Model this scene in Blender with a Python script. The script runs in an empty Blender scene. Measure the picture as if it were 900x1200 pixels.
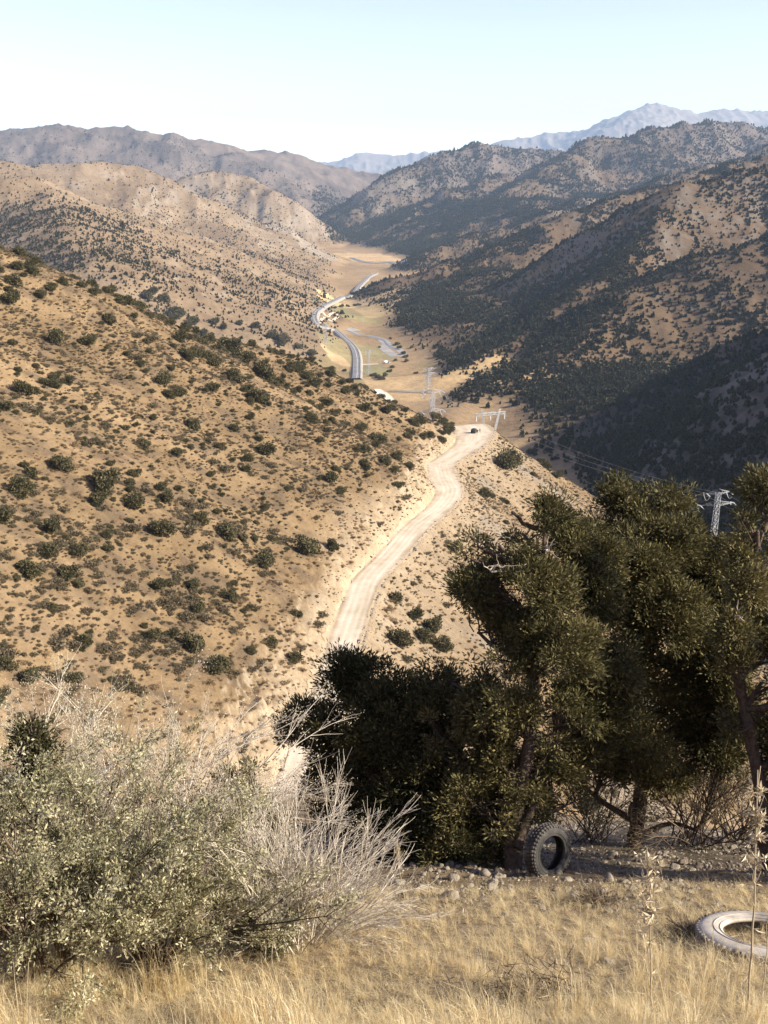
import bpy, math, random
import numpy as np
from mathutils import Vector

R = np.random.RandomState
SC = bpy.context.scene
COL = SC.collection

# ------------------------------------------------------------------ helpers
def hsh(ix, iy, seed):
    h = (ix.astype(np.int64) * 374761393 + iy.astype(np.int64) * 668265263 + seed * 974634777) & 0xffffffff
    h = ((h ^ (h >> 13)) * 1274126177) & 0xffffffff
    h = ((h ^ (h >> 16)) * 2246822519) & 0xffffffff
    h = h ^ (h >> 15)
    return (h & 0xffffff) / float(0x7fffff) - 1.0

def vnoise(x, y, seed=0):
    x = np.asarray(x, float); y = np.asarray(y, float)
    xi = np.floor(x); yi = np.floor(y)
    fx = x - xi; fy = y - yi
    u = fx*fx*fx*(fx*(fx*6-15)+10); v = fy*fy*fy*(fy*(fy*6-15)+10)
    a = hsh(xi, yi, seed); b = hsh(xi+1, yi, seed); c = hsh(xi, yi+1, seed); d = hsh(xi+1, yi+1, seed)
    return (a*(1-u)+b*u)*(1-v) + (c*(1-u)+d*u)*v

def fbm(x, y, seed=0, octv=4, gain=.5):
    s = 0; a = 1.0; t = 0
    for o in range(octv):
        s = s + a*vnoise(x*(2**o)+o*17.3, y*(2**o)-o*9.1, seed+o); t += a; a *= gain
    return s/t

def ridged(x, y, seed=0, octv=3):
    s = 0; a = 1.0; t = 0
    for o in range(octv):
        s = s + a*(1-np.abs(vnoise(x*(2**o), y*(2**o), seed+o))*2); t += a; a *= .5
    return s/t

def smax(a, b, k):
    h = np.clip(.5+.5*(a-b)/k, 0, 1)
    return b+(a-b)*h + k*h*(1-h)

def smin(a, b, k): return -smax(-a, -b, k)
def sstep(a, b, x):
    t = np.clip((x-a)/(b-a), 0, 1); return t*t*(3-2*t)
def softplus(x, w): return w*np.logaddexp(0, x/w)

def crv(xs, ys):
    """smooth (pchip-like) curve through points, linear outside"""
    xs = np.array(xs, float); ys = np.array(ys, float)
    d = np.diff(ys)/np.diff(xs); m = np.zeros_like(ys)
    m[0] = d[0]; m[-1] = d[-1]
    for i in range(1, len(xs)-1):
        m[i] = 0 if d[i-1]*d[i] <= 0 else 2*d[i-1]*d[i]/(d[i-1]+d[i])
    def f(x):
        x = np.asarray(x, float)
        i = np.clip(np.searchsorted(xs, x)-1, 0, len(xs)-2)
        h = xs[i+1]-xs[i]; t = (np.clip(x, xs[0], xs[-1])-xs[i])/h
        r = ys[i]*(2*t**3-3*t*t+1)+m[i]*h*(t**3-2*t*t+t)+ys[i+1]*(-2*t**3+3*t*t)+m[i+1]*h*(t**3-t*t)
        return r + np.where(x < xs[0], (x-xs[0])*m[0], 0)+np.where(x > xs[-1], (x-xs[-1])*m[-1], 0)
    return f

# --------------------------------------------------------------- camera model
PITCH = math.radians(19.0)
FPX = 1167.0                      # 35 mm lens on a 36 mm tall frame, photo pixels
cP, sP = math.cos(PITCH), math.sin(PITCH)

def raydir(px, py):
    px = np.asarray(px, float); py = np.asarray(py, float)
    u = (px-450)/FPX; v = (py-600)/FPX
    return np.stack([u, cP-v*sP, -sP-v*cP], -1)

def P(px, py, d):                 # a point d metres deep in the view
    return raydir(px, py)*np.asarray(d, float)[..., None]

# --------------------------------------------------------------- terrain model
RX = crv([60, 108, 133, 152, 168, 185, 206, 233, 256.6, 280, 297, 318.5, 334, 360, 382, 405.6, 425],
         [-14, -10, -7.7, -6.6, -5.4, -3.6, 1.7, 8.3, 15.5, 19.1, 18.4, 18.8, 23.2, 31.3, 35.4, 37, 35.7])
RHW = crv([60, 133, 168, 200, 250, 290, 320, 350, 382, 405, 425, 440],
          [2.6, 2.7, 2.9, 3.2, 3.6, 4.4, 4.6, 5.4, 7.2, 9.0, 9.0, 8.0])
def RZ(y): return -73-(y-133)*.11
YC = crv([-400, -300, -200, -107, -71, -40, -17, 10, 20, 30, 45, 60, 95, 150, 300],
         [0, 80, 185, 287, 339, 370, 389, 397, 408, 424, 431, 428, 428, 442, 480])
NEARY = crv([-60, -12, 0, 5.45, 7.7, 12.2, 16, 25, 60, 90, 108, 133, 200, 300, 400],
            [8, 1.2, -1.6, -5.5, -6.8, -9.35, -11.9, -18.5, -43, -63, -76, -98, -154, -230, -310])

def near_h(x, y):
    z = NEARY(y)
    z = z - .28*softplus(x-11, 2.0) - .10*softplus(-x-9, 2.0)
    n = fbm(x*.25, y*.25, 3, 3)*.22 + fbm(x*1.3, y*1.3, 5, 3)*.05
    big = fbm(x*.03, y*.03, 8, 3)*1.6*sstep(18, 45, y)
    return z+n*sstep(0, 3, np.hypot(x, y))+big

def road_p(x, y):
    e = .5
    g = (RX(y+e)-RX(y-e))/(2*e)
    return (x-RX(y))/np.sqrt(1+g*g)

def mid_h(x, y):
    p = road_p(x, y); hw = RHW(y); zr = RZ(y)
    n1 = fbm(x*.02, y*.02, 11, 4); n2 = fbm(x*.12, y*.12, 21, 3)
    q = np.maximum(-p-hw, 0)
    hb = 1.7+.9*vnoise(y*.03, 0*y, 31)+.5*vnoise(y*.11, 0*y, 33)+2.6*np.exp(-((y-270)/32)**2)-1.6*np.exp(-((y-135)/22)**2)
    gul = ridged(x*.016+y*.004, y*.022, 41, 3)
    left = np.maximum(hb, .5)*(1-np.exp(-q/2.4))+.545*q + sstep(0, 18, q)*(n1*3.2+n2*.7-gul*1.9) + sstep(0, 2, q)*sstep(14, 5, q)*(fbm(x*.5, y*.35, 51, 4)*(.6+.8*sstep(.1, .4, vnoise(y*.035, 0*y, 57))))
    q2 = np.maximum(p-hw, 0)
    right = .5*np.exp(-((q2-.8)/.5)**2)*sstep(0, .5, q2) - .63*q2 - 1.6*(1-np.exp(-q2/4)) + sstep(1, 14, q2)*(n1*1.5+n2*.5)
    z = zr + np.where(p < 0, left, right)
    z = smin(z, 70+0*x, 40)
    w = np.where((x > 20) & (x < 60), 2.5, 6.0)
    over = y-YC(x)-n1*6
    z = z - .8*(softplus(over, w))*np.where(over < -60, 0, 1)
    return z

ZF = crv([-2000, 0, 1100, 1550, 2100, 3000, 3700, 6000, 20000], [-190, -200, -207, -215, -225, -236, -240, -225, -150])
TOER = crv([0, 400, 600, 700, 800, 880, 1000, 1250, 1450, 1550, 1640, 1750, 1900, 2100, 2600, 3000, 3500, 4000, 6000],
           [60, 112, 108, 98, 88, 78, 62, 16, -16, -20, -32, -44, 10, 60, 90, 20, -165, -260, -300])
TOEL = crv([0, 600, 1000, 1100, 1550, 2000, 2200, 2500, 2900, 3600, 4000, 6000],
           [-300, -160, -118, -112, -140, -122, -122, -110, -150, -265, -300, -500])

RIDGES = []
def ridge(pts, slope, rnd=25):
    RIDGES.append((np.array([P(a, b, np.array(d)) for a, b, d in pts]), slope, rnd))
# right-hand side, nearest first
ridge([(1250, 215, 760), (1050, 300, 780), (900, 372, 800), (760, 452, 805), (640, 513, 795), (590, 530, 760), (560, 560, 720)], .72, 8)
ridge([(1060, 190, 1180), (900, 275, 1150), (830, 290, 1130), (750, 335, 1080), (615, 430, 960), (540, 470, 890), (520, 500, 830)], .50, 20)
ridge([(1080, 120, 1620), (900, 192, 1500), (850, 205, 1480), (790, 213, 1450), (765, 255, 1360), (725, 305, 1240), (675, 340, 1150), (600, 395, 1070), (520, 440, 1000)], .62, 14)
ridge([(1000, 170, 2300), (840, 195, 2150), (735, 228, 2000), (650, 258, 1900), (565, 300, 1830), (470, 322, 1770), (412, 350, 1740)], .50, 20)
ridge([(1000, 150, 3000), (860, 180, 2900), (720, 225, 2750), (600, 262, 2500), (500, 298, 2350)], .48, 25)
ridge([(900, 149, 4300), (850, 141, 4250), (760, 150, 4000), (700, 163, 3900), (655, 185, 3700), (600, 225, 3400), (540, 265, 3150), (492, 296, 2950)], .55, 30)
ridge([(680, 176, 4700), (600, 173, 4500), (550, 168, 4300), (505, 183, 4150), (450, 210, 3950), (415, 245, 3800), (385, 273, 3700)], .62, 25)
ridge([(590, 205, 3900), (520, 225, 3600), (470, 255, 3400), (420, 290, 3250)], .60, 18)
ridge([(900, 133, 12500), (845, 127, 12500), (800, 134, 12300), (757, 121, 12000), (720, 138, 12000), (690, 150, 12200), (650, 155, 12500), (590, 168, 12500), (540, 178, 13000)], .45, 60)
ridge([(1300, 120, 12500), (1100, 130, 12500), (900, 133, 12500)], .45, 60)
ridge([(300, 190, 14000), (390, 188, 14000), (432, 179, 14000), (470, 183, 14000), (510, 178, 14000), (600, 176, 14000)], .35, 60)
RIDGES.append((np.array([(360, 330, 0), (390, 480, 15), (440, 620, 25), (520, 760, 16.)]), .8, 15))  # ridge added beyond the right edge of view to shade the gorge slope
# left-hand side, nearest first
ridge([(-160, 190, 1500), (0, 207, 1560), (40, 211, 1600), (100, 235, 1680), (200, 266, 1850), (300, 296, 2050), (380, 316, 2250)], .45, 25)
ridge([(40, 211, 1600), (75, 255, 1350), (110, 300, 1150)], .40, 25)
ridge([(-150, 180, 2350), (0, 190, 2300), (90, 187, 2350), (155, 193, 2450), (210, 219, 2500), (250, 234, 2550), (300, 258, 2650), (350, 283, 2800), (385, 300, 2900)], .52, 25)
ridge([(120, 205, 3100), (215, 214, 3300), (250, 195, 3350), (285, 200, 3350), (320, 218, 3300), (350, 241, 3300), (387, 268, 3400)], .7, 15)
ridge([(-150, 160, 4700), (0, 153, 4800), (75, 147, 4850), (170, 150, 4900), (240, 163, 5000), (290, 177, 5100), (345, 178, 5400), (400, 194, 5500), (460, 208, 5600), (520, 230, 5700)], .42, 40)
ridge([(240, 163, 5000), (300, 195, 4600), (345, 232, 4300), (372, 265, 4000)], .45, 30)

def val_h(x, y):
    r = np.hypot(x, y)
    amp = np.clip(r/1500, .25, 3)
    wx = x+fbm(x*.006, y*.006, 61, 3)*26*amp*.6; wy = y+fbm(x*.006+9, y*.006, 71, 3)*26*amp*.6
    zf = ZF(y)
    tr = TOER(y); tl = TOEL(y)
    mr = .30*softplus(wx-tr, 8); ml = .30*softplus(tl-wx, 10)
    cap = np.clip((y-600)*.05, 30, 150)
    m = zf + smin(mr+ml, cap+0*x, 30)
    hz = m
    for pts, slope, rnd in RIDGES:
        best = np.full(x.shape, -1e9)
        far = pts[0][1] > 9000
        ax, ay = (x+fbm(x*.0009, y*.0009, 77, 3)*260, y) if far else (wx, wy)
        for i in range(len(pts)-1):
            a, b = pts[i], pts[i+1]
            dx, dy = b[0]-a[0], b[1]-a[1]
            t = np.clip(((ax-a[0])*dx+(ay-a[1])*dy)/(dx*dx+dy*dy), 0, 1)
            dist = np.hypot(ax-a[0]-t*dx, ay-a[1]-t*dy)
            best = np.maximum(best, a[2]+t*(b[2]-a[2])-slope*(np.sqrt(dist*dist+rnd*rnd)-rnd))
        hz = smax(hz, best, 120 if far else 10)
    up = np.clip((hz-zf)/60, 0, 1)
    g = ridged(x*.0062, y*.0062, 81, 4)*np.where(r > 7000, 1.5, 1.0)
    g2 = ridged(x*.0011, y*.0011, 84, 4)*55*sstep(7000, 9000, r)
    hz = hz + up*(g*11*np.clip(r/1500, .5, 2.0)-8 + fbm(x*.03, y*.03, 91, 3)*3.5) + up*g2
    hz = hz + (1-up)*fbm(x*.012, y*.012, 95, 3)*1.5
    return hz

def H(x, y):
    x = np.asarray(x, float); y = np.asarray(y, float)
    r = np.hypot(x, y)
    z = np.full(x.shape, -1e4)
    a = r < 700
    if a.any():
        xa, ya = x[a], y[a]
        z[a] = smax(near_h(xa, ya), mid_h(xa, ya), 2.5)
    b = r > 330
    if b.any():
        v = val_h(x[b], y[b]); zb = z[b]
        z[b] = np.where(zb > v+12, zb, smax(zb, v, 10))
    return z

def hits(px, py, t0=2.0, t1=9000.0, n=2600):
    """where the sight lines through photo points meet the ground"""
    px = np.atleast_1d(np.asarray(px, float)); py = np.atleast_1d(np.asarray(py, float))
    d = raydir(px, py); ts = np.geomspace(t0, t1, n)
    X = d[:, None, 0]*ts; Y = d[:, None, 1]*ts; Z = d[:, None, 2]*ts
    below = Z < H(X.ravel(), Y.ravel()).reshape(X.shape)
    i = np.argmax(below, 1); i = np.where(below.any(1), np.maximum(i, 1), n-1)
    lo, hi = ts[i-1], ts[i]
    for _ in range(12):
        mdd = (lo+hi)/2; q = d*mdd[:, None]
        bl = q[:, 2] < H(q[:, 0], q[:, 1])
        hi = np.where(bl, mdd, hi); lo = np.where(bl, lo, mdd)
    q = d*((lo+hi)/2)[:, None]
    q[:, 2] = H(q[:, 0], q[:, 1])
    return q
def hit1(px, py, **k): return hits([px], [py], **k)[0]

# --------------------------------------------------------------- mesh helpers
def mesh(name, V, F, mats=(), smooth=False, attrs=None, fmat=None):
    V = np.asarray(V, np.float32); 
    if isinstance(F, np.ndarray): F = [F]
    F = [f for f in F if len(f)]
    me = bpy.data.meshes.new(name)
    me.vertices.add(len(V)); me.vertices.foreach_set('co', V.ravel())
    nl = sum(f.size for f in F); nf = sum(len(f) for f in F)
    me.loops.add(nl); me.polygons.add(nf)
    me.loops.foreach_set('vertex_index', np.concatenate([f.ravel() for f in F]).astype(np.int32))
    tot = np.concatenate([np.full(len(f), f.shape[1]) for f in F])
    me.polygons.foreach_set('loop_start', np.concatenate([[0], np.cumsum(tot)[:-1]]).astype(np.int32))
    if smooth: me.polygons.foreach_set('use_smooth', np.ones(nf, bool))
    for m in mats: me.materials.append(m)
    if fmat is not None: me.polygons.foreach_set('material_index', np.asarray(fmat, np.int32))
    me.update(calc_edges=True)
    for k, a in (attrs or {}).items():
        a = np.asarray(a, np.float32)
        if a.ndim == 2:
            if a.shape[1] == 3: a = np.concatenate([a, np.ones((len(a), 1), np.float32)], 1)
            at = me.attributes.new(k, 'FLOAT_COLOR', 'POINT'); at.data.foreach_set('color', a.ravel())
        else:
            at = me.attributes.new(k, 'FLOAT', 'POINT'); at.data.foreach_set('value', a)
    return me

def link(name, data, parent=None, loc=None, **props):
    o = bpy.data.objects.new(name, data); COL.objects.link(o)
    if parent is not None: o.parent = parent
    if loc is not None: o.location = loc
    for k, v in props.items():
        if v: o[k] = v
    return o

def thing(name, label, cat, loc=(0, 0, 0), rot=(0, 0, 0), group=None, data=None):
    o = link(name, data, None, loc, label=label, category=cat, group=group)
    o.rotation_euler = rot
    return o

class MB:
    """collects shapes, all as arrays of quads / triangles"""
    def __init__(s): s.V = []; s.F4 = []; s.F3 = []; s.n = 0; s.A = []
    def add(s, V, F, a=0.0):
        V = np.asarray(V, float); F = np.asarray(F)
        s.V.append(V)
        (s.F4 if F.shape[1] == 4 else s.F3).append(F+s.n)
        s.A.append(np.broadcast_to(np.asarray(a, float), (len(V),))); s.n += len(V)
    def bar(s, a, b, w, w2=None, a_=0.0, n=4):
        s.tube([a, b], [w, w if w2 is None else w2], n, a_)
    def tube(s, pts, rad, n=5, a=0.0, cap=True):
        pts = np.asarray(pts, float); k = len(pts)
        rad = np.broadcast_to(np.asarray(rad, float), (k,))
        T = np.gradient(pts, axis=0) if k > 2 else np.repeat((pts[1]-pts[0])[None], 2, 0)
        T = T/np.maximum(np.linalg.norm(T, axis=1, keepdims=True), 1e-9)
        ref = np.array([0, 0, 1.]) if abs(T[:, 2]).mean() < .9 else np.array([1., 0, 0])
        B1 = np.cross(T, ref); B1 /= np.maximum(np.linalg.norm(B1, axis=1, keepdims=True), 1e-9)
        B2 = np.cross(T, B1)
        an = np.arange(n)*2*np.pi/n
        V = pts[:, None]+rad[:, None, None]*(np.cos(an)[None, :, None]*B1[:, None]+np.sin(an)[None, :, None]*B2[:, None])
        i = np.arange(k-1)[:, None]*n; j = np.arange(n)[None]; j2 = (j+1) % n
        F = np.stack([i+j, i+j2, i+n+j2, i+n+j], -1).reshape(-1, 4)
        V = V.reshape(-1, 3)
        s.add(V, F, a)
        if cap:
            m = s.n-len(V)
            for q in ([np.arange(n)], [(k-1)*n+np.arange(n)]):
                q = q[0]
                if n == 4: s.F4.append((q+m)[None])
                elif n == 3: s.F3.append((q+m)[None])
                else:
                    tri = np.array([[q[0], q[t], q[t+1]] for t in range(1, n-1)]); s.F3.append(tri+m)
    def box(s, c, sz, rot=None, a=0.0):
        c = np.asarray(c, float); h = np.asarray(sz, float)/2
        V = np.array([[x, y, z] for x in (-1, 1) for y in (-1, 1) for z in (-1, 1)])*h
        if rot is not None: V = V@np.asarray(rot).T
        s.add(V+c, np.array([[0, 1, 3, 2], [4, 6, 7, 5], [0, 4, 5, 1], [2, 3, 7, 6], [0, 2, 6, 4], [1, 5, 7, 3]]), a)
    def get(s):
        V = np.concatenate(s.V) if s.V else np.zeros((0, 3))
        return V, [np.concatenate(f) for f in (s.F4, s.F3) if f]
    def build(s, name, mat, parent=None, loc=None, smooth=False, **props):
        V, F = s.get()
        me = mesh(name, V, F, [mat], smooth, {'tone': np.concatenate(s.A)})
        return link(name, me, parent, loc, **props)

def rot_z(a):
    c, s_ = math.cos(a), math.sin(a); return np.array([[c, -s_, 0], [s_, c, 0], [0, 0, 1.]])

# --------------------------------------------------------------- materials
def new_mat(name, rough=.9):
    m = bpy.data.materials.new(name); m.use_nodes = True
    nt = m.node_tree; b = nt.nodes['Principled BSDF']
    b.inputs['Roughness'].default_value = rough
    b.inputs['Specular IOR Level'].default_value = .2
    return m, nt, b
def nd(nt, t, **kw):
    n = nt.nodes.new(t)
    for k, v in kw.items():
        if k.startswith('i_'):
            key = k[2:]; n.inputs[int(key) if key.isdigit() else key.replace('_', ' ')].default_value = v
        else: setattr(n, k, v)
    return n
def ramp(nt, src, stops):
    r = nt.nodes.new('ShaderNodeValToRGB'); e = r.color_ramp.elements
    while len(e) < len(stops): e.new(.5)
    for el, (p, c) in zip(e, stops): el.position = p; el.color = (*c, 1)
    nt.links.new(src, r.inputs[0]); return r.outputs[0]
def mixc(nt, kind, fac, a, b):
    m = nt.nodes.new('ShaderNodeMix'); m.data_type = 'RGBA'; m.blend_type = kind
    for sock, v in ((m.inputs[0], fac), (m.inputs[6], a), (m.inputs[7], b)):
        if hasattr(v, 'is_output'): nt.links.new(v, sock)
        else: sock.default_value = v if not isinstance(v, tuple) else ((*v, 1) if len(v) == 3 else v)
    return m.outputs[2]

def simple(name, c1, c2, scale=4.0, rough=.9, bump=0.0, metal=0.0, spec=.2):
    """two-tone noisy surface"""
    m, nt, b = new_mat(name, rough)
    tc = nd(nt, 'ShaderNodeTexCoord')
    n = nd(nt, 'ShaderNodeTexNoise', i_Scale=scale, i_Detail=6.0, i_Roughness=.65)
    nt.links.new(tc.outputs['Object'], n.inputs['Vector'])
    nt.links.new(ramp(nt, n.outputs[0], [(.3, c1), (.7, c2)]), b.inputs['Base Color'])
    b.inputs['Metallic'].default_value = metal; b.inputs['Specular IOR Level'].default_value = spec
    if bump:
        bp = nd(nt, 'ShaderNodeBump', i_Strength=bump, i_Distance=.05); nt.links.new(n.outputs[0], bp.inputs['Height'])
        nt.links.new(bp.outputs[0], b.inputs['Normal'])
    return m

def leafy(name, stops, trans=.25, rough=.7):
    """foliage: colour by per-vertex 'tone' (0..1), a little light through the leaf"""
    m, nt, b = new_mat(name, rough)
    at = nd(nt, 'ShaderNodeAttribute', attribute_name='tone')
    c = ramp(nt, at.outputs['Fac'], stops)
    nt.links.new(c, b.inputs['Base Color'])
    if trans:
        t = nd(nt, 'ShaderNodeBsdfTranslucent'); nt.links.new(c, t.inputs['Color'])
        mx = nd(nt, 'ShaderNodeMixShader', i_0=trans)
        nt.links.new(b.outputs[0], mx.inputs[1]); nt.links.new(t.outputs[0], mx.inputs[2])
        out = nt.nodes['Material Output']; nt.links.new(mx.outputs[0], out.inputs['Surface'])
    return m

# --------------------------------------------------------------- camera, light
cam = bpy.data.cameras.new('camera'); cam.sensor_fit = 'VERTICAL'; cam.sensor_height = 36; cam.lens = 35.01
cam.clip_start = .1; cam.clip_end = 60000
co = bpy.data.objects.new('camera', cam); COL.objects.link(co)
co.location = (0, 0, 0); co.rotation_euler = (math.radians(90)-PITCH, 0, 0)
SC.camera = co
SUN_AZ, SUN_EL = math.radians(103), math.radians(31)       # azimuth from +Y towards +X
sun = bpy.data.lights.new('sun', 'SUN'); sun.energy = 4.7; sun.angle = math.radians(.53); sun.color = (1, .90, .75)
so = bpy.data.objects.new('sun', sun); COL.objects.link(so); so.location = (40, 10, 60)
Ld = Vector((math.cos(SUN_EL)*math.sin(SUN_AZ), math.cos(SUN_EL)*math.cos(SUN_AZ), math.sin(SUN_EL)))
so.rotation_euler = Ld.to_track_quat('Z', 'Y').to_euler()
w = bpy.data.worlds.new('World'); SC.world = w; w.use_nodes = True
wn = w.node_tree; bg = wn.nodes['Background']
sk = wn.nodes.new('ShaderNodeTexSky'); sk.sky_type = 'NISHITA'; sk.sun_disc = False
sk.sun_elevation = SUN_EL; sk.sun_rotation = SUN_AZ; sk.altitude = 2200
sk.air_density = 1.0; sk.dust_density = .8; sk.ozone_density = 1.0
hs = wn.nodes.new('ShaderNodeHueSaturation'); hs.inputs['Hue'].default_value = .53; hs.inputs['Saturation'].default_value = .78     # colour grade: sky made paler and shifted towards blue
wn.links.new(sk.outputs[0], hs.inputs['Color']); wn.links.new(hs.outputs[0], bg.inputs[0]); bg.inputs[1].default_value = .115
SC.view_settings.view_transform = 'Standard'; SC.view_settings.look = 'None'
SC.view_settings.exposure = 1.12; SC.view_settings.gamma = 1
SC.cycles.max_bounces = 6; SC.cycles.diffuse_bounces = 3; SC.cycles.transparent_max_bounces = 4
SC.cycles.caustics_reflective = SC.cycles.caustics_refractive = False
# --------------------------------------------------------------- terrain sheets
def ring_angles():
    fine = np.arange(-28.5, 28.5001, .065)
    rest = np.concatenate([np.arange(29.5, 60, 1.0), np.arange(62, 300, 4.0), np.arange(300, 331, 1.0)])
    return np.radians(np.concatenate([fine, rest]))
TH = ring_angles()
r1 = np.geomspace(.7, 42, 330)
r2 = np.geomspace(42, 520, 560)
r3 = np.geomspace(520, 6300, 480)
r4 = np.concatenate([np.geomspace(6300, 9500, 20), np.linspace(9600, 14600, 170), np.linspace(14700, 16500, 8)])

def sheet(rr):
    X = rr[:, None]*np.sin(TH)[None]; Y = rr[:, None]*np.cos(TH)[None]
    Z = H(X.ravel(), Y.ravel()).reshape(X.shape)
    n, m = X.shape
    i = np.arange(n-1)[:, None]*m; j = np.arange(m)[None]; j2 = (j+1) % m
    F = np.stack([i+j, i+j2, i+m+j2, i+m+j], -1).reshape(-1, 4)[:, ::-1]
    gx = np.gradient(Z, axis=0)/np.gradient(rr)[:, None]
    gy = np.gradient(Z, axis=1)/(np.gradient(TH)[None]*rr[:, None])
    gy[:, [0, -1]] = 0
    return X.ravel(), Y.ravel(), Z.ravel(), F, np.hypot(gx, gy).ravel()

def lerp(a, b, t): return np.asarray(a)*(1-t[:, None])+np.asarray(b)*t[:, None]

def earth_mat(name, fs, bump, bdist, det=.5):
    m, nt, b = new_mat(name, .95)
    at = nd(nt, 'ShaderNodeAttribute', attribute_name='soil')
    tc = nd(nt, 'ShaderNodeTexCoord')
    n = nd(nt, 'ShaderNodeTexNoise', i_Scale=fs, i_Detail=7.0, i_Roughness=.7)
    n2 = nd(nt, 'ShaderNodeTexNoise', i_Scale=fs*.17, i_Detail=5.0, i_Roughness=.6)
    for k in (n, n2): nt.links.new(tc.outputs['Object'], k.inputs['Vector'])
    a = ramp(nt, n.outputs[0], [(.32, (.52, .49, .46)), (.5, (1, 1, 1)), (.72, (1.35, 1.32, 1.26))])
    a2 = ramp(nt, n2.outputs[0], [(.35, (.82, .80, .78)), (.65, (1.12, 1.12, 1.12))])
    c = mixc(nt, 'MULTIPLY', det, at.outputs['Color'], a)
    c = mixc(nt, 'MULTIPLY', .8, c, a2)
    nt.links.new(c, b.inputs['Base Color'])
    b.inputs['Specular IOR Level'].default_value = .05
    bp = nd(nt, 'ShaderNodeBump', i_Strength=bump, i_Distance=bdist)
    nt.links.new(n.outputs[0], bp.inputs['Height']); nt.links.new(bp.outputs[0], b.inputs['Normal'])
    return m

# ---- near slope
X, Y, Z, F, S = sheet(r1)
n = fbm(X*.6, Y*.6, 101, 4)*.5+.5
c = lerp((.14, .105, .066), (.33, .255, .16), n)
lit = sstep(9.6, 11.2, Y+fbm(X*.8, Y*.8, 105, 2)*.8)*sstep(26, 17, Y)       # leaf litter and rubble under the trees
c = c*(1-lit[:, None])+lerp((.09, .072, .052), (.26, .22, .165), fbm(X*2.2, Y*2.2, 111, 4)*.5+.5)*lit[:, None]
M_NEAR = earth_mat('dry_soil', 9.0, .7, .06)
link('ground', mesh('ground', np.stack([X, Y, Z], 1), F, [M_NEAR], True, {'soil': c}), kind='structure')

# ---- hillside with the dirt road cut into it
X, Y, Z, F, S = sheet(r2)
p = road_p(X, Y); hw = RHW(Y)
n = fbm(X*.05, Y*.05, 121, 5)*.5+.5
n2 = fbm(X*.25, Y*.25, 131, 4)*.5+.5
c = lerp((.168, .117, .063), (.30, .212, .117), n)
st = fbm(X*.018, Y*.13, 123, 4)*.5+.5
c = c*(.78+.44*st)[:, None]
c = lerp(c, (.115, .086, .058), sstep(.45, .72, n2)*.7)
bare = sstep(.60, .8, fbm(X*.018+3, Y*.03, 141, 4)*.5+.5)*.7
c = lerp(c, (.32, .235, .145), bare*.8)
rock = sstep(.75, 1.25, S+fbm(X*.2, Y*.2, 151, 3)*.25)*sstep(-24, -3, p)*(p < 0)
c = lerp(c, lerp((.30, .255, .185), (.50, .43, .31), fbm(X*.6, Y*.6, 161, 3)*.5+.5), rock*.9)
scar = sstep(10+6*vnoise(Y*.05, Y*0, 163), 2, -p-hw)*(p < 0)
c = lerp(c, lerp((.31, .235, .15), (.45, .36, .24), n2), scar*.8)
spill = sstep(34+14*vnoise(Y*.04, Y*0, 165), 0, p-hw)*(p > 0)
c = lerp(c, lerp((.26, .20, .13), (.38, .305, .21), n2), spill*.8)
scree = sstep(.5, .7, fbm(X*.04, Y*.04, 171, 3)*.5+.5)*(p > hw+6)
c = lerp(c, (.25, .21, .16), scree*.8)
onroad = sstep(hw+.8, hw-.3, np.abs(p))*(Y > 70)*(Y < 440)
c = lerp(c, (.50, .41, .29), onroad)
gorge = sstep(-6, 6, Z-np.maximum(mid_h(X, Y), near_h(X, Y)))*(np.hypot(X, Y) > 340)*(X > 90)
c = lerp(c, (.07, .056, .043), gorge)  # gorge soil painted dark to stand in for shade
M_HILL = earth_mat('dry_hillside', 1.1, .6, .5)
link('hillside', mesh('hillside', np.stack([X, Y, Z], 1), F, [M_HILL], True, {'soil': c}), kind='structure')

# ---- valley and its mountains
X, Y, Z, F, S = sheet(r3)
zf = ZF(Y); up = np.clip((Z-zf)/50, 0, 1)
n = fbm(X*.01, Y*.01, 181, 5)*.5+.5
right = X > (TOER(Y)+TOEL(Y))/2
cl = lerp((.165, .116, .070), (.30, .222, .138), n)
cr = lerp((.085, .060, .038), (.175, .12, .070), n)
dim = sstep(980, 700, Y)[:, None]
cr = cr*(1-dim)+lerp((.05, .040, .032), (.095, .072, .052), n)*dim  # nearer right-hand soil darkened in colour to deepen its shade
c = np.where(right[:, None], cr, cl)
rocky = sstep(.55, .95, S+fbm(X*.02, Y*.02, 191, 4)*.3)
c = lerp(c, np.where(right[:, None], np.array((.17, .145, .118)), np.array((.30, .25, .19))), rocky*.7)
pale = sstep(.15, .5, fbm(X*.004+2, Y*.004+7, 195, 4))*sstep(2300, 2700, Y)
c = lerp(c, (.36, .32, .26), pale*np.where(right, .25, .5))
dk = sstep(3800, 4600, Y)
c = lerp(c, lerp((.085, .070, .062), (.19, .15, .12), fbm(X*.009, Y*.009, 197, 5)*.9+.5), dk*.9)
fl = 1-sstep(.05, .3, up)
fc = lerp((.27, .185, .10), (.38, .27, .15), n)
fc = lerp(fc, (.24, .205, .10), sstep(.5, .62, fbm(X*.008+4, Y*.005, 201, 3)*.5+.5)*.75*sstep(1900, 1500, Y)*sstep(950, 1020, Y))
c = lerp(c, fc, fl)
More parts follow.
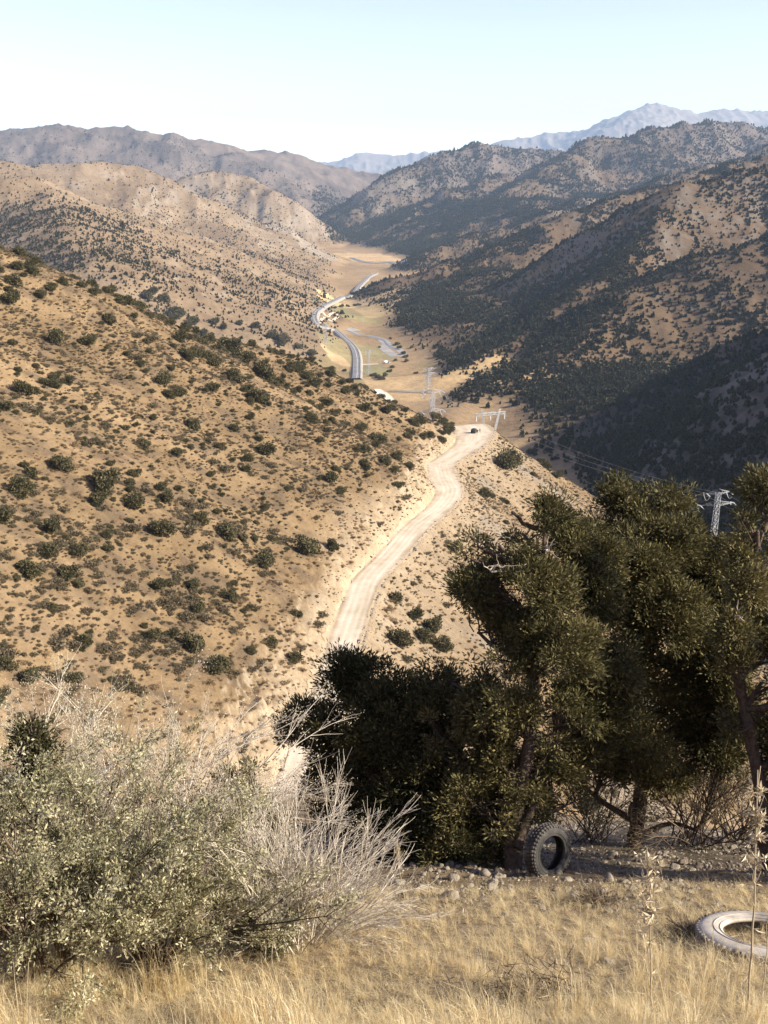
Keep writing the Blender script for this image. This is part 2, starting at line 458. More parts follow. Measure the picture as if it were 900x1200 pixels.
# ploughed and mown fields on the valley floor: centre, half widths in metres, colour
for px, py, rx, ry, fcol in [(382, 346, 14, 26, (.62, .47, .25)), (394.5, 416, 14, 40, (.55, .40, .22)), (368, 352, 9, 25, (.20, .19, .11)), (393, 405, 16, 55, (.27, .235, .12)),
        (434, 413, 19, 55, (.28, .245, .125)), (436, 432, 18, 40, (.25, .23, .115)), (472, 347, 26, 9, (.17, .19, .08)), (417, 371, 30, 60, (.27, .235, .11)), (450, 362, 40, 60, (.46, .33, .17)),
        (395, 357, 28, 25, (.60, .46, .25)), (545, 447, 70, 60, (.47, .335, .175)), (490, 450, 50, 50, (.45, .32, .17)), (430, 301, 70, 150, (.56, .40, .21)), (400, 365, 20, 60, (.25, .22, .11)), (450, 348, 60, 40, (.44, .32, .18))]:
    fx, fy, _ = hit1(px, py, t0=600)
    dd = np.maximum(np.abs(X-fx+.25*(Y-fy))/rx, np.abs(Y-fy)/ry)+fbm(X*.05, Y*.03, 221, 3)*.25
    c = lerp(c, fcol, sstep(1.1, .9, dd)*.85)
M_VAL = earth_mat('valley_earth', .12, .5, 3.0, .45)
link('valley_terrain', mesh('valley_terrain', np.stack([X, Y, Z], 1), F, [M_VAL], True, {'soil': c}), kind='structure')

# ---- far blue mountains
X, Y, Z, F, S = sheet(r4)
c = lerp((.20, .17, .14), (.30, .26, .22), fbm(X*.002, Y*.002, 211, 4)*.5+.5)
M_FAR = earth_mat('mountain_rock', .02, .3, 10.0, .3)
link('far_mountains', mesh('far_mountains', np.stack([X, Y, Z], 1), F, [M_FAR], True, {'soil': c}), kind='structure')
# --------------------------------------------------------------- roads and valley floor
def catmull(pts, n=8):
    p = np.asarray(pts, float); p = np.vstack([2*p[0]-p[1], p, 2*p[-1]-p[-2]]); out = []
    for i in range(1, len(p)-2):
        t = np.linspace(0, 1, n, endpoint=False)[:, None]
        out.append(.5*((2*p[i])+(-p[i-1]+p[i+1])*t+(2*p[i-1]-5*p[i]+4*p[i+1]-p[i+2])*t*t+(-p[i-1]+3*p[i]-3*p[i+1]+p[i+2])*t**3))
    return np.vstack(out+[p[-2][None]])

def normals2(p):
    t = np.gradient(p[:, :2], axis=0); t /= np.linalg.norm(t, axis=1, keepdims=True)
    return np.stack([t[:, 1], -t[:, 0]], 1)          # to the right of travel

def ribbon(p, offs, zs, name, mat, kind='structure', drape=False):
    """strip with a fixed cross section: offs sideways, zs upward"""
    N = normals2(p); k = len(offs)
    V = np.zeros((len(p), k, 3))
    V[:, :, :2] = p[:, None, :2]+N[:, None]*np.asarray(offs)[None, :, None]
    V[:, :, 2] = (H(V[:, :, 0].ravel(), V[:, :, 1].ravel()).reshape(len(p), k) if drape else p[:, None, 2])+np.asarray(zs)[None]
    i = np.arange(len(p)-1)[:, None]*k; j = np.arange(k-1)[None]
    F = np.stack([i+j, i+j+1, i+k+j+1, i+k+j], -1).reshape(-1, 4)
    return link(name, mesh(name, V.reshape(-1, 3), F[:, ::-1], [mat], True), kind=kind) if name else (V, F)

# the unpaved road: a sheet on the carved shelf, with wheel tracks and a ragged edge
ys = np.arange(99, 434, .8)
xs = RX(ys); e = .25; g = (RX(ys+e)-RX(ys-e))/(2*e); nx = 1/np.sqrt(1+g*g); ny = -g*nx
fr = np.linspace(-1, 1, 25)
wob = .4*vnoise(ys*.5, ys*0, 301)+.6*vnoise(ys*.13, ys*0, 302)
wr = .35*vnoise(ys*.45, ys*0+5, 303)+.5*vnoise(ys*.15, ys*0+5, 304)
hw = RHW(ys)
off = fr[None]*(hw+.2)[:, None]+np.where(fr[None] < 0, wob[:, None]*-fr[None], wr[:, None]*fr[None])
V = np.stack([xs[:, None]+off*nx[:, None], ys[:, None]+off*ny[:, None], np.zeros_like(off)], -1)
V[:, :, 2] = H(V[:, :, 0].ravel(), V[:, :, 1].ravel()).reshape(off.shape)+.07
yy = ys[:, None]+off*0
trk = sum(np.exp(-((off-c-.35*vnoise(ys*.03, ys*0, 305)[:, None]*1.5)/.3)**2) for c in (-1.75, -.55, .75, 1.9))
edge = np.abs(off)/hw[:, None]
tone = .42+.26*trk*(1+.5*vnoise(yy*.2, off, 306))-.45*sstep(.65, 1.05, edge)+.34*fbm(off*.8, yy*.10, 307, 5)+.2*fbm(off*.5+3, yy*.5, 308, 3)
k = len(fr); i = np.arange(len(ys)-1)[:, None]*k; j = np.arange(k-1)[None]
F = np.stack([i+j, i+j+1, i+k+j+1, i+k+j], -1).reshape(-1, 4)
m, nt, b = new_mat('road_dust', .95)
at = nd(nt, 'ShaderNodeAttribute', attribute_name='tone'); tc = nd(nt, 'ShaderNodeTexCoord')
n = nd(nt, 'ShaderNodeTexNoise', i_Scale=2.2, i_Detail=6.0, i_Roughness=.7); nt.links.new(tc.outputs['Object'], n.inputs['Vector'])
c = ramp(nt, at.outputs['Fac'], [(0, (.38, .30, .20)), (.45, (.58, .49, .36)), (.9, (.72, .63, .50))])
c = mixc(nt, 'MULTIPLY', .6, c, ramp(nt, n.outputs[0], [(.3, (.78, .76, .74)), (.6, (1.05, 1.05, 1.05))]))
nt.links.new(c, b.inputs['Base Color']); b.inputs['Specular IOR Level'].default_value = .05
M_ROAD = m
link('dirt_road', mesh('dirt_road', V.reshape(-1, 3), F, [M_ROAD], True, {'tone': tone.ravel()}), kind='structure')

# pale cutting on the crest, where the track reappears
pp = [(438, 456), (446, 456.5), (453, 460), (459, 465), (464.5, 472), (461, 474.5), (456, 470.5), (450, 468), (445, 463)]
q = hits([a for a, _ in pp], [b_ for _, b_ in pp]); c0 = q.mean(0)
rings = np.linspace(0, 1, 7)
V = np.concatenate([c0[None]*(1-t)+q*t for t in rings]); V[:, 2] = H(V[:, 0], V[:, 1])+.25
k = len(q); i = np.arange(6)[:, None]*k; j = np.arange(k)[None]
F = np.stack([i+j, i+(j+1) % k, i+k+(j+1) % k, i+k+j], -1).reshape(-1, 4)
link('road_cutting', mesh('road_cutting', V, F, [M_ROAD], True, {'tone': np.full(len(V), .8)}), kind='structure')

# the paved highway in the valley
HW = [(418, 445), (418.6, 438), (418.5, 432), (418.4, 421), (414.7, 409), (405.3, 399), (394.7, 390), (386.7, 386), (376, 383), (370, 379), (367.8, 373),
      (369.5, 367), (374, 362.7), (384, 358), (400, 350.5), (413, 344.5), (421, 337), (426, 331), (434, 324), (441, 321)]
hq = hits([a for a, _ in HW], [b_ for _, b_ in HW], 600)
hp = catmull(hq, 14)
sm = hp[:, 2].copy()
for _ in range(60): sm[1:-1] = (sm[:-2]+2*sm[1:-1]+sm[2:])/4
hz_line = np.maximum(sm, H(hp[:, 0], hp[:, 1]))+1.6
for _ in range(20): hz_line[1:-1] = (hz_line[:-2]+2*hz_line[1:-1]+hz_line[2:])/4
hp[:, 2] = hz_line
M_GRAVEL = simple('pale_gravel', (.28, .26, .22), (.40, .37, .32), .3)
M_ASPH = simple('asphalt', (.16, .155, .15), (.24, .23, .22), .15)
M_PAINT = simple('road_paint', (.7, .7, .66), (.8, .8, .76), 1)
M_STEEL = simple('galvanised_steel', (.34, .35, .36), (.50, .51, .52), .8, .5, metal=.3, spec=.5)
ribbon(hp, [-7, -4.6, 4.6, 7], [-3.0, 0, 0, -3.0], 'highway_embankment', M_GRAVEL)
ribbon(hp, [-3.5, 0, 3.5], [.10, .16, .10], 'highway', M_ASPH)
ribbon(hp, [-.18, .18], [.24, .24], 'road_markings', M_PAINT)
for side, lb in ((-4.1, 'steel guardrail along the left edge of the paved valley highway'), (4.1, 'steel guardrail along the right edge of the paved valley highway')):
    mb = MB(); N = normals2(hp)
    pts = hp.copy(); pts[:, :2] += N*side
    top = pts+[0, 0, .85]
    mb.tube(top, .2, 4)
    for a in pts[::3]: mb.bar(a-[0, 0, .3], a+[0, 0, .9], .12)
    V, F = mb.get()
    o = thing('guardrail', lb, 'guardrail', group='guardrails of the highway', data=mesh('guardrail', V, F, [M_STEEL]))

def track(pts, w, name, mat, lift=.25, t0=500):
    q = hits([a for a, _ in pts], [b_ for _, b_ in pts], t0); q = catmull(q, 12)
    return ribbon(q, [-w, -w*.4, w*.4, w], [lift]*4, name, mat, drape=True)
M_TRACK = simple('dusty_track', (.46, .38, .27), (.58, .50, .38), .2)
track([(419, 427.5), (428, 427.3), (440, 426.8), (452, 426), (457, 425)], 3.0, 'farm_track', M_TRACK)
track([(373, 379), (380, 372), (388, 376), (396, 371), (392, 366), (384, 371), (377, 365)], 2.0, 'gravel_track', M_TRACK)
track([(445, 441.5), (470, 440.5), (500, 436.5), (520, 434)], 1.5, 'field_edge_path', simple('path_soil', (.22, .16, .09), (.28, .2, .12), .2))
track([(462, 459), (475, 459.2), (490, 458.5), (500, 459)], 5, 'valley_road', simple('valley_road_dust', (.26, .21, .15), (.36, .30, .21), .2))
M_SHOAL = simple('river_gravel', (.24, .225, .20), (.40, .375, .335), .08)
track([(404, 386), (412, 389), (420, 392.5), (431, 393.5), (442, 396), (450, 399), (454, 404), (459, 407), (468, 410), (474, 417)], 4.5, 'river_bed', M_SHOAL, .2)
track([(447, 398), (453, 403), (450, 408), (456, 413), (464, 418)], 6, 'gravel_bar', M_SHOAL, .16)
track([(407, 385), (412, 386.5), (417, 388)], 13, 'gravel_bar', M_SHOAL, .14)
M_WATER = simple('stream_water', (.09, .10, .10), (.14, .15, .145), .05, .3, spec=.4)
track([(405, 386.6), (412, 389.3), (420, 392.7), (431, 393.7), (442, 396.2), (450, 399.2), (454, 404.2), (459, 407.2), (468, 410.2)], 1.1, 'stream', M_WATER, .4)
track([(412, 302), (421, 305.5), (432, 308), (445, 308.5), (458, 307.5), (474, 307.5)], 7, 'river_channel', M_WATER, .5)
# --------------------------------------------------------------- foliage makers
def unit(v): return v/np.maximum(np.linalg.norm(v, axis=-1, keepdims=True), 1e-9)

def blades(pos, dirs, L, W, rng, tone, bend=.0):
    """one diamond-shaped leaf or needle spray per position"""
    n = len(pos); side = unit(np.cross(dirs, rng.normal(size=(n, 3))))
    L = np.broadcast_to(L, (n,))[:, None]; W = np.broadcast_to(W, (n,))[:, None]
    mid = pos+dirs*L*.5
    tip = pos+dirs*L+bend*L*np.cross(dirs, side)
    V = np.stack([pos, mid+side*W*.5, tip, mid-side*W*.5], 1).reshape(-1, 3)
    F = np.arange(4*n).reshape(-1, 4)
    return V, F, np.repeat(tone, 4)

def sph(rng, n): return unit(rng.normal(size=(n, 3)))

LEAF_STOPS = [(0, (.028, .028, .011)), (.35, (.074, .068, .026)), (.7, (.145, .125, .048)), (1, (.23, .19, .08))]
M_JUNIPER = leafy('juniper_foliage', LEAF_STOPS, .18)
M_BUSHLEAF = leafy('bush_foliage', [(0, (.045, .044, .022)), (.5, (.112, .100, .048)), (1, (.20, .168, .085))], .2)
M_SCRUB = leafy('dry_scrub', [(0, (.09, .07, .044)), (.3, (.165, .125, .08)), (.55, (.13, .115, .06)), (.75, (.215, .165, .105)), (1, (.32, .265, .175))], .3)
M_WOOD = leafy('far_juniper', [(0, (.028, .029, .014)), (.5, (.062, .058, .027)), (1, (.115, .10, .045))], 0)
M_BARK = simple('juniper_bark', (.055, .038, .026), (.17, .125, .09), 14, .95, .8)
M_DEADWOOD = simple('dead_wood', (.34, .29, .23), (.52, .46, .37), 9, .9, .3)

def bush_unit(seed, n=700, flat=.78, lobes=5, L=.22, W=.13, up=.25):
    """rounded evergreen bush about one unit wide (radius .5), base at the origin"""
    rng = R(seed); pos = []; out = []
    cs = [(rng.uniform(-.08, .08), rng.uniform(-.08, .08), .30, rng.uniform(.26, .38))]
    for a in rng.uniform(0, 6.28, lobes+2):
        e = rng.uniform(.16, .42); cs.append((e*math.cos(a), e*math.sin(a), rng.uniform(.10, .48), rng.uniform(.12, .25)))
    wts = np.array([c[3]**2 for c in cs]); wts /= wts.sum()
    for c, w_ in zip(cs, wts):
        k = int(n*w_)+1; d = sph(rng, k); r = c[3]*(.45+.75*rng.rand(k)**.8)
        q = np.array(c[:3])+d*r[:, None]*[1, 1, flat*1.1]
        pos.append(q); out.append(d)
    pos = np.concatenate(pos); out = np.concatenate(out); ok = pos[:, 2] > -.04; pos, out = pos[ok], out[ok]
    dirs = unit(out+[0, 0, up]+rng.normal(size=out.shape)*.55)
    cl = vnoise(pos[:, 0]*7+seed, pos[:, 1]*7+pos[:, 2]*5, seed)
    tone = np.clip(.45+.25*cl+.2*rng.normal(size=len(pos)), 0, 1)
    return blades(pos-dirs*L*.4, dirs, L*rng.uniform(.6, 1.2, len(pos)), W*rng.uniform(.6, 1.2, len(pos)), rng, tone)

def scrub_unit(seed, n=620):
    rng = R(seed); k = 9
    cs = np.stack([rng.uniform(-.26, .26, k), rng.uniform(-.26, .26, k), rng.uniform(.02, .14, k)], 1); cs[0] = (0, 0, .1)
    w_ = rng.randint(0, k, n); d = sph(rng, n); d[:, 2] = np.abs(d[:, 2])
    pos = cs[w_]+d*rng.uniform(.06, .22, n)[:, None]*[1, 1, .9]
    dirs = unit(d+[0, 0, .25]+rng.normal(size=d.shape)*.5)
    return blades(pos-dirs*.03, dirs, rng.uniform(.07, .15, n), rng.uniform(.03, .07, n), rng, np.clip(.5+.2*rng.normal(size=n)+.12*rng.normal(size=k)[w_], 0, 1))

def vmesh(name, vft, mat):
    return mesh(name, vft[0], vft[1], [mat], False, {'tone': vft[2]})

BUSH = [vmesh('juniper_bush', bush_unit(400+i, 2000, lobes=3+i % 4, L=.095, W=.06), M_BUSHLEAF) for i in range(7)]
SCRUB = [vmesh('dry_shrub', scrub_unit(430+i), M_SCRUB) for i in range(6)]

# --------------------------------------------------------------- scattering many small things as one mass
def scatter(name, pts, rz, sc, idx, protos, kind='stuff', tilt=None):
    src = bpy.data.collections.new(name+'_source')
    for i, me in enumerate(protos):
        src.objects.link(bpy.data.objects.new('%s_%02d' % (me.name, i), me))
    me = bpy.data.meshes.new(name); n = len(pts)
    me.vertices.add(n); me.vertices.foreach_set('co', np.asarray(pts, np.float32).ravel())
    for k, a in (('rz', rz), ('sc', sc)):
        me.attributes.new(k, 'FLOAT', 'POINT').data.foreach_set('value', np.asarray(a, np.float32))
    me.attributes.new('pick', 'INT', 'POINT').data.foreach_set('value', np.asarray(idx, np.int32))
    o = link(name, me, kind=kind)
    g = bpy.data.node_groups.new(name+'_nodes', 'GeometryNodeTree')
    g.interface.new_socket('Geometry', in_out='INPUT', socket_type='NodeSocketGeometry')
    g.interface.new_socket('Geometry', in_out='OUTPUT', socket_type='NodeSocketGeometry')
    N = g.nodes.new; Lk = g.links.new
    gi, go = N('NodeGroupInput'), N('NodeGroupOutput'); m2p = N('GeometryNodeMeshToPoints')
    ci = N('GeometryNodeCollectionInfo'); ci.inputs['Collection'].default_value = src
    ci.inputs['Separate Children'].default_value = True; ci.inputs['Reset Children'].default_value = True
    iop = N('GeometryNodeInstanceOnPoints'); iop.inputs['Pick Instance'].default_value = True
    def attr(nm, t):
        a = N('GeometryNodeInputNamedAttribute'); a.data_type = t; a.inputs['Name'].default_value = nm
        return [s for s in a.outputs if s.enabled and s.name == 'Attribute'][0]
    Lk(gi.outputs[0], m2p.inputs[0]); Lk(m2p.outputs[0], iop.inputs['Points']); Lk(ci.outputs[0], iop.inputs['Instance'])
    Lk(attr('pick', 'INT'), iop.inputs['Instance Index'])
    cx = N('ShaderNodeCombineXYZ'); Lk(attr('rz', 'FLOAT'), cx.inputs['Z'])
    e2r = N('FunctionNodeEulerToRotation'); Lk(cx.outputs[0], e2r.inputs[0]); Lk(e2r.outputs[0], iop.inputs['Rotation'])
    Lk(attr('sc', 'FLOAT'), iop.inputs['Scale']); Lk(iop.outputs[0], go.inputs[0])
    md = o.modifiers.new('scatter', 'NODES'); md.node_group = g
    return o

def normal_at(x, y, e):
    gx = (H(x+e, y)-H(x-e, y))/(2*e); gy = (H(x, y+e)-H(x, y-e))/(2*e)
    return gx, gy
LV = np.array(Ld)

# ---- junipers on the hillside: the prominent ones where they stand, the rest by a patchy density
KEY = """162,360,14 127,372,16 11,350,18 112,342,13 225,376,13 237,390,14 220,415,18 252,424,16 274,440,20 312,439,26 292,455,12 302,465,20 212,395,20 272,405,22
285,419,20 320,392,16 332,399,16 197,460,14 366,490,14 427,477,18 385,470,16 359,439,16 340,430,14 30,455,20 7,475,20 65,397,20 14,401,12 80,445,14 192,445,18 205,365,20
169,520,18 206,530,16 73,543,24 37,553,20 121,566,30 158,587,24 234,607,20 268,623,24 60,617,24 55,645,22 34,665,26 78,669,24 94,646,18 60,710,14 227,684,18 185,685,20
179,745,18 201,742,20 229,756,26 254,779,28 98,752,18 37,791,24 85,795,16 7,777,22 153,804,14 268,697,18 233,713,16 293,761,14 307,466,14 310,525,24 365,491,14 388,560,18
468,567,12 442,513,18 428,524,16 489,494,18 497,511,10 504,510,10 517,514,12 524,503,14 595,541,26 566,577,16 531,641,15 467,747,26 463,702,14 487,720,20 507,733,22 497,745,18
517,753,24 348,719,12 318,752,18 345,770,17 390,639,16 362,642,28 310,655,26 640,545,12 652,556,12 634,540,10 622,529,9 180,342,12 192,350,12 172,347,10 60,335,14 40,318,14
20,312,14 75,330,12 95,333,12 15,330,16 48,345,14 140,352,10 250,377,10 262,383,10 280,378,9 300,382,10 350,406,9 365,414,10 330,412,9 400,447,10 415,455,10 460,478,9 475,480,9"""
KEY = np.array([[float(v) for v in t.split(',')] for t in KEY.split()])
NAMED = {(312, 439): 'big round dark juniper bush standing alone high on the tan hillside', (595, 541): 'large dark juniper bush alone on the bare slope right of the road turnout',
         (566, 577): 'round juniper bush on the bare slope right of the double road bend', (531, 641): 'small round juniper bush alone on the pale slope right of the straight road',
         (467, 747): 'largest dark juniper bush just right of the lower end of the road', (390, 639): 'small dark juniper bush close above the rocky road cut',
         (348, 719): 'smallest dark bush on the bare scree left of the lower road', (318, 752): 'middle of three dark bushes on the bare scree left of the lower road',
         (345, 770): 'lowest dark bush on the bare scree left of the lower road', (468, 567): 'small bush at the top edge of the road cut below the bend',
         (517, 514): 'round bush on the rock outcrop beside the road turnout', (310, 525): 'dense dark juniper bush in the middle of the tan hillside',
         (254, 779): 'broad dark juniper bush low on the hillside above the twiggy thicket', (34, 665): 'dark round juniper bush near the left edge, halfway down the hillside',
         (121, 566): 'broad dull green bush among scrub on the left part of the hillside', (362, 642): 'wide low dull green bush above the rocky road cut',
         (427, 477): 'dark double juniper bush below the pale cutting on the ridge', (640, 545): 'small bush on the right skyline of the spur below the turnout'}
G_BUSH = 'juniper bushes on the tan hillside'
q = hits(KEY[:, 0], KEY[:, 1]+KEY[:, 2]*.28, 40)
rng = R(7)
place = []
for (px, py, s), pos in zip(KEY, q):
    dep = pos[1]*cP-pos[2]*sP
    place.append((pos, s*dep/FPX*1.12, NAMED.get((int(px), int(py)))))
n = 14000
cx_, cy_ = rng.uniform(-150, 110, n), rng.uniform(70, 425, n)
dn = fbm(cx_*.03, cy_*.03, 501, 3)*.5+.5
near_crest = sstep(75, 5, YC(cx_)-cy_)
gx, gy = normal_at(cx_, cy_, 1.0)
prob = (sstep(.42, .72, dn)*.55+.05+.8*near_crest)*(cx_ < RX(cy_)-9)+.10*(cx_ > RX(cy_)+12)
ok = (cy_ < YC(cx_)-3) & (np.abs(cx_/cy_) < .41) & (rng.rand(n) < prob) & (np.hypot(gx, gy) < .95)
ok &= ~((cx_ > RX(cy_)-30-8*vnoise(cy_*.05, cy_*0, 5)) & (cx_ < RX(cy_)) & (cy_ < 250))
taken = [p[0][:2] for p in place]
for x, y in zip(cx_[ok], cy_[ok]):
    if len(place) >= 300: break
    dmin = min((x-t[0])**2+(y-t[1])**2 for t in taken)
    s = rng.uniform(1.7, 4.6)*(.72 if x > RX(y) else 1)
    if dmin < (1.3+s*.45)**2: continue
    taken.append((x, y)); place.append((np.array([x, y, 0]), s, None))
first = {}
def copy_of(src, name):
    o = src.copy(); COL.objects.link(o); o.name = name; return o
for i, (pos, s, lab) in enumerate(place):
    v = i % len(BUSH)
    if v in first: o = copy_of(first[v], 'juniper_bush')
    else: o = first[v] = link('juniper_bush', BUSH[v])
    o.location = (pos[0], pos[1], float(H(pos[0:1], pos[1:2])[0])-.05*s)
    o.rotation_euler = (0, 0, rng.uniform(0, 6.28)); k = s*1.05
    o.scale = (k*rng.uniform(.9, 1.1), k*rng.uniform(.9, 1.1), k*rng.uniform(.8, 1.2))
    o['label'] = lab or 'dark green juniper bush scattered among dry grass on the tan hillside'
    o['category'] = 'bush'; o['group'] = G_BUSH

n = 12000
cx_, cy_ = rng.uniform(-235, 110, n), rng.uniform(60, 425, n)
dn = fbm(cx_*.045, cy_*.045, 505, 3)*.5+.5
ok = (cy_ < YC(cx_)-1.5) & (np.abs(cx_/cy_) < .66) & (cx_ < RX(cy_)-14) & (near_h(cx_, cy_) < mid_h(cx_, cy_)+6) & (rng.rand(n) < sstep(.38, .62, dn)*.32+.05+.5*sstep(60, 5, YC(cx_)-cy_))
cx_, cy_ = cx_[ok], cy_[ok]; sz = .6+rng.gamma(2.2, .34, len(cx_))
scatter('small_junipers', np.stack([cx_, cy_, H(cx_, cy_)-.05], 1), rng.uniform(0, 6.28, len(cx_)), sz, rng.randint(0, 7, len(cx_)), BUSH)

# ---- dry grey-brown shrubs between them: 240 single ones, the smallest as one mass
n = 175000
cy_ = np.sqrt(rng.uniform(48**2, 425**2, n)); cx_ = rng.uniform(-.66, .50, n)*cy_
dn = fbm(cx_*.035+5, cy_*.035, 521, 4)*.5+.5
ok = (cy_ < YC(cx_)-1) & (near_h(cx_, cy_) < mid_h(cx_, cy_)+6) & (np.abs(road_p(cx_, cy_)) > RHW(cy_)+1.2) & (rng.rand(n) < np.where(cx_ < RX(cy_), sstep(.36, .64, dn)*.5+.10, .16)*np.clip(260/cy_, .6, 1.0))
scar = (cx_ > RX(cy_)-16) & (cx_ < RX(cy_)) & (rng.rand(n) < .75)
ok &= ~scar
cx_, cy_ = cx_[ok], cy_[ok]; sz = rng.gamma(2.6, .24, len(cx_))+.2
rank = np.argsort(-sz*FPX/np.hypot(cx_, cy_)*(np.abs(cx_/cy_) < .38))
cz_ = H(cx_, cy_)
first = {}
for i in rank[:260]:
    v = i % len(SCRUB)
    if v in first: o = copy_of(first[v], 'dry_shrub')
    else: o = first[v] = link('dry_shrub', SCRUB[v])
    s = sz[i]*1.5
    o.location = (cx_[i], cy_[i], cz_[i]-.04); o.rotation_euler = (0, 0, rng.uniform(0, 6.28)); o.scale = (s*1.15, s*1.15, s*.85)
    o['label'] = 'grey brown leafless dry shrub on the tan hillside'; o['category'] = 'shrub'; o['group'] = 'dry shrubs on the tan hillside'
rest = rank[260:]
scatter('hillside_scrub', np.stack([cx_[rest], cy_[rest], cz_[rest]-.03], 1), rng.uniform(0, 6.28, len(rest)), sz[rest]*1.05, rng.randint(0, 6, len(rest)), SCRUB)

# straw tussocks and stones
M_TUSS = leafy('tussock_straw', [(0, (.17, .115, .06)), (.5, (.30, .21, .115)), (1, (.46, .35, .21))], .3)
TUSS = [vmesh('tussock', scrub_unit(470+i, 260), M_TUSS) for i in range(4)]
n = 56000
cy_ = np.sqrt(rng.uniform(48**2, 425**2, n)); cx_ = rng.uniform(-.66, .50, n)*cy_
dn = fbm(cx_*.06+9, cy_*.03, 531, 4)*.5+.5
ok = (cy_ < YC(cx_)-1) & (near_h(cx_, cy_) < mid_h(cx_, cy_)+6) & (np.abs(road_p(cx_, cy_)) > RHW(cy_)+1.5) & (rng.rand(n) < .25+.75*sstep(.4, .62, dn))
cx_, cy_ = cx_[ok], cy_[ok]
scatter('straw_tussocks', np.stack([cx_, cy_, H(cx_, cy_)-.03], 1), rng.uniform(0, 6.28, len(cx_)), .35+rng.gamma(2.2, .22, len(cx_)), rng.randint(0, 4, len(cx_)), TUSS)

# ---- junipers of the valley sides
def far_unit(seed, n=150, tall=1.25):
    rng = R(seed); d = sph(rng, n); d[:, 2] = np.abs(d[:, 2])*1.0
    rad = .36*(1-.45*np.clip(d[:, 2], 0, 1))
    pos = np.stack([d[:, 0]*rad, d[:, 1]*rad, (.12+rng.rand(n)*.8)*tall*(1-.55*np.hypot(d[:, 0], d[:, 1])*rng.rand(n))], 1)
    pos[:, :2] *= (1.1-.75*(pos[:, 2:3]/tall)**1.6)
    dirs = unit(d+[0, 0, .35]+rng.normal(size=d.shape)*.4)
    return blades(pos-dirs*.1, dirs, .34, .26, rng, np.clip(.5+.22*rng.normal(size=n), 0, 1))
FARTREE = [vmesh('far_juniper', far_unit(540+i, 130, 1.0+.12*i), M_WOOD) for i in range(5)]
rng = R(11)
n = 3000000
uu = rng.uniform(-.6, .58, n); yy = np.sqrt(rng.uniform(400**2, 5200**2, n)); xx = uu*yy
keep0 = rng.rand(n) < np.clip(1500/yy, .22, 1)**1.3
xx, yy = xx[keep0], yy[keep0]
zz = H(xx, yy); gx, gy = normal_at(xx, yy, 6.0)
nl = np.sqrt(1+gx*gx+gy*gy); nL = (-gx*LV[0]-gy*LV[1]+LV[2])/nl
facing = (-gx*(-xx)-gy*(-yy)+(-zz)) > 0
upf = zz-ZF(yy)
isR = xx > (TOER(yy)+TOEL(yy))/2
pn = fbm(xx*.012, yy*.012, 551, 4)*.5+.5; pn2 = fbm(xx*.0028, yy*.0028, 561, 3)*.5+.5
pR = np.clip(1.3-1.35*np.clip(nL, 0, 1), .26, 1)*(.12+.88*sstep(.36, .62, pn))*(.4+.6*sstep(.3, .6, pn2))
pL = .62*(.10+.30*sstep(.42, .75, pn)+.30*sstep(.55, .30, nL))*(.5+.5*sstep(.35, .6, pn2))
pL = np.where(yy > 3900, pL*.8, pL)
pR = np.where(yy > 2200, np.minimum(pR*1.9+.06, 1), pR)
pr = np.where(isR, pR, pL)*sstep(3, 16, upf)
pr = np.where((yy < 830) & isR, np.clip(.18+.5*sstep(.35, .65, pn), 0, .7)*sstep(3, 16, upf), pr)
md = mid_h(xx, yy); pr = np.where((yy < 600) & (md > zz-4), 0, pr)
ok = facing & (rng.rand(len(xx)) < pr) & (upf > 2)
xx, yy, zz, isR = xx[ok], yy[ok], zz[ok], isR[ok]
sz = np.where(isR, 1.3+rng.gamma(2.0, .68, len(xx)), 1.0+rng.gamma(2.0, .45, len(xx)))*np.clip(yy/2400, 1, 1.5)
print('far junipers', len(xx))
scatter('distant_junipers', np.stack([xx, yy, zz-.3], 1), rng.uniform(0, 6.28, len(xx)), sz, rng.randint(0, 5, len(xx)), FARTREE)

# bushes along the stream and the valley road
first = None
STREAM = [(466, 404, 5), (467.5, 408, 5), (473, 415, 6), (475, 419, 5), (463, 423, 4), (476, 424, 5), (460, 431, 5), (456, 436, 5), (451, 441, 6), (447, 445, 7), (442, 443, 7), (437, 441, 6),
          (458, 397, 3), (462, 405, 3), (385, 362, 4), (392, 361.5, 4), (400, 360, 5), (408, 359.5, 4), (416, 358.5, 4), (421, 358, 4), (386, 387.5, 3), (371, 386, 3), (376, 386, 3), (445, 407.5, 3), (487, 438, 4), (404, 435, 5), (482, 408, 4)]
for px, py, s in STREAM:
    p_ = hit1(px, py, t0=500); dep = p_[1]*cP-p_[2]*sP
    if first is None: o = first = link('streamside_bush', BUSH[2])
    else: o = copy_of(first, 'streamside_bush')
    k = s*dep/FPX*1.1; o.location = p_-[0, 0, .2]; o.scale = (k*1.2, k*1.2, k); o.rotation_euler = (0, 0, px)
    o['label'] = 'small dark bush on the valley floor near the stream and the paved road'; o['category'] = 'bush'; o['group'] = 'bushes on the valley floor'
# --------------------------------------------------------------- big junipers in front
def local(px, py, d): return P(np.array(px), np.array(py), np.array(d, float))
M2PX = lambda d: d/FPX

def limb(a, b, rng, n=7, sag=.12, wob=.06):
    t = np.linspace(0, 1, n)[:, None]; L = np.linalg.norm(b-a)
    p = a*(1-t)+b*t; p[:, 2] += (-sag*L*np.sin(np.pi*t[:, 0]))
    w = np.cumsum(rng.normal(size=(n, 3)), 0)*wob*L/n**.5; w -= t*w[-1]
    return p+w

def noise3(p, f, s):
    return (vnoise(p[:, 0]*f+p[:, 2]*f*.7, p[:, 1]*f+s, s)+vnoise(p[:, 2]*f, p[:, 0]*f-p[:, 1]*f*.6, s+1))*.5

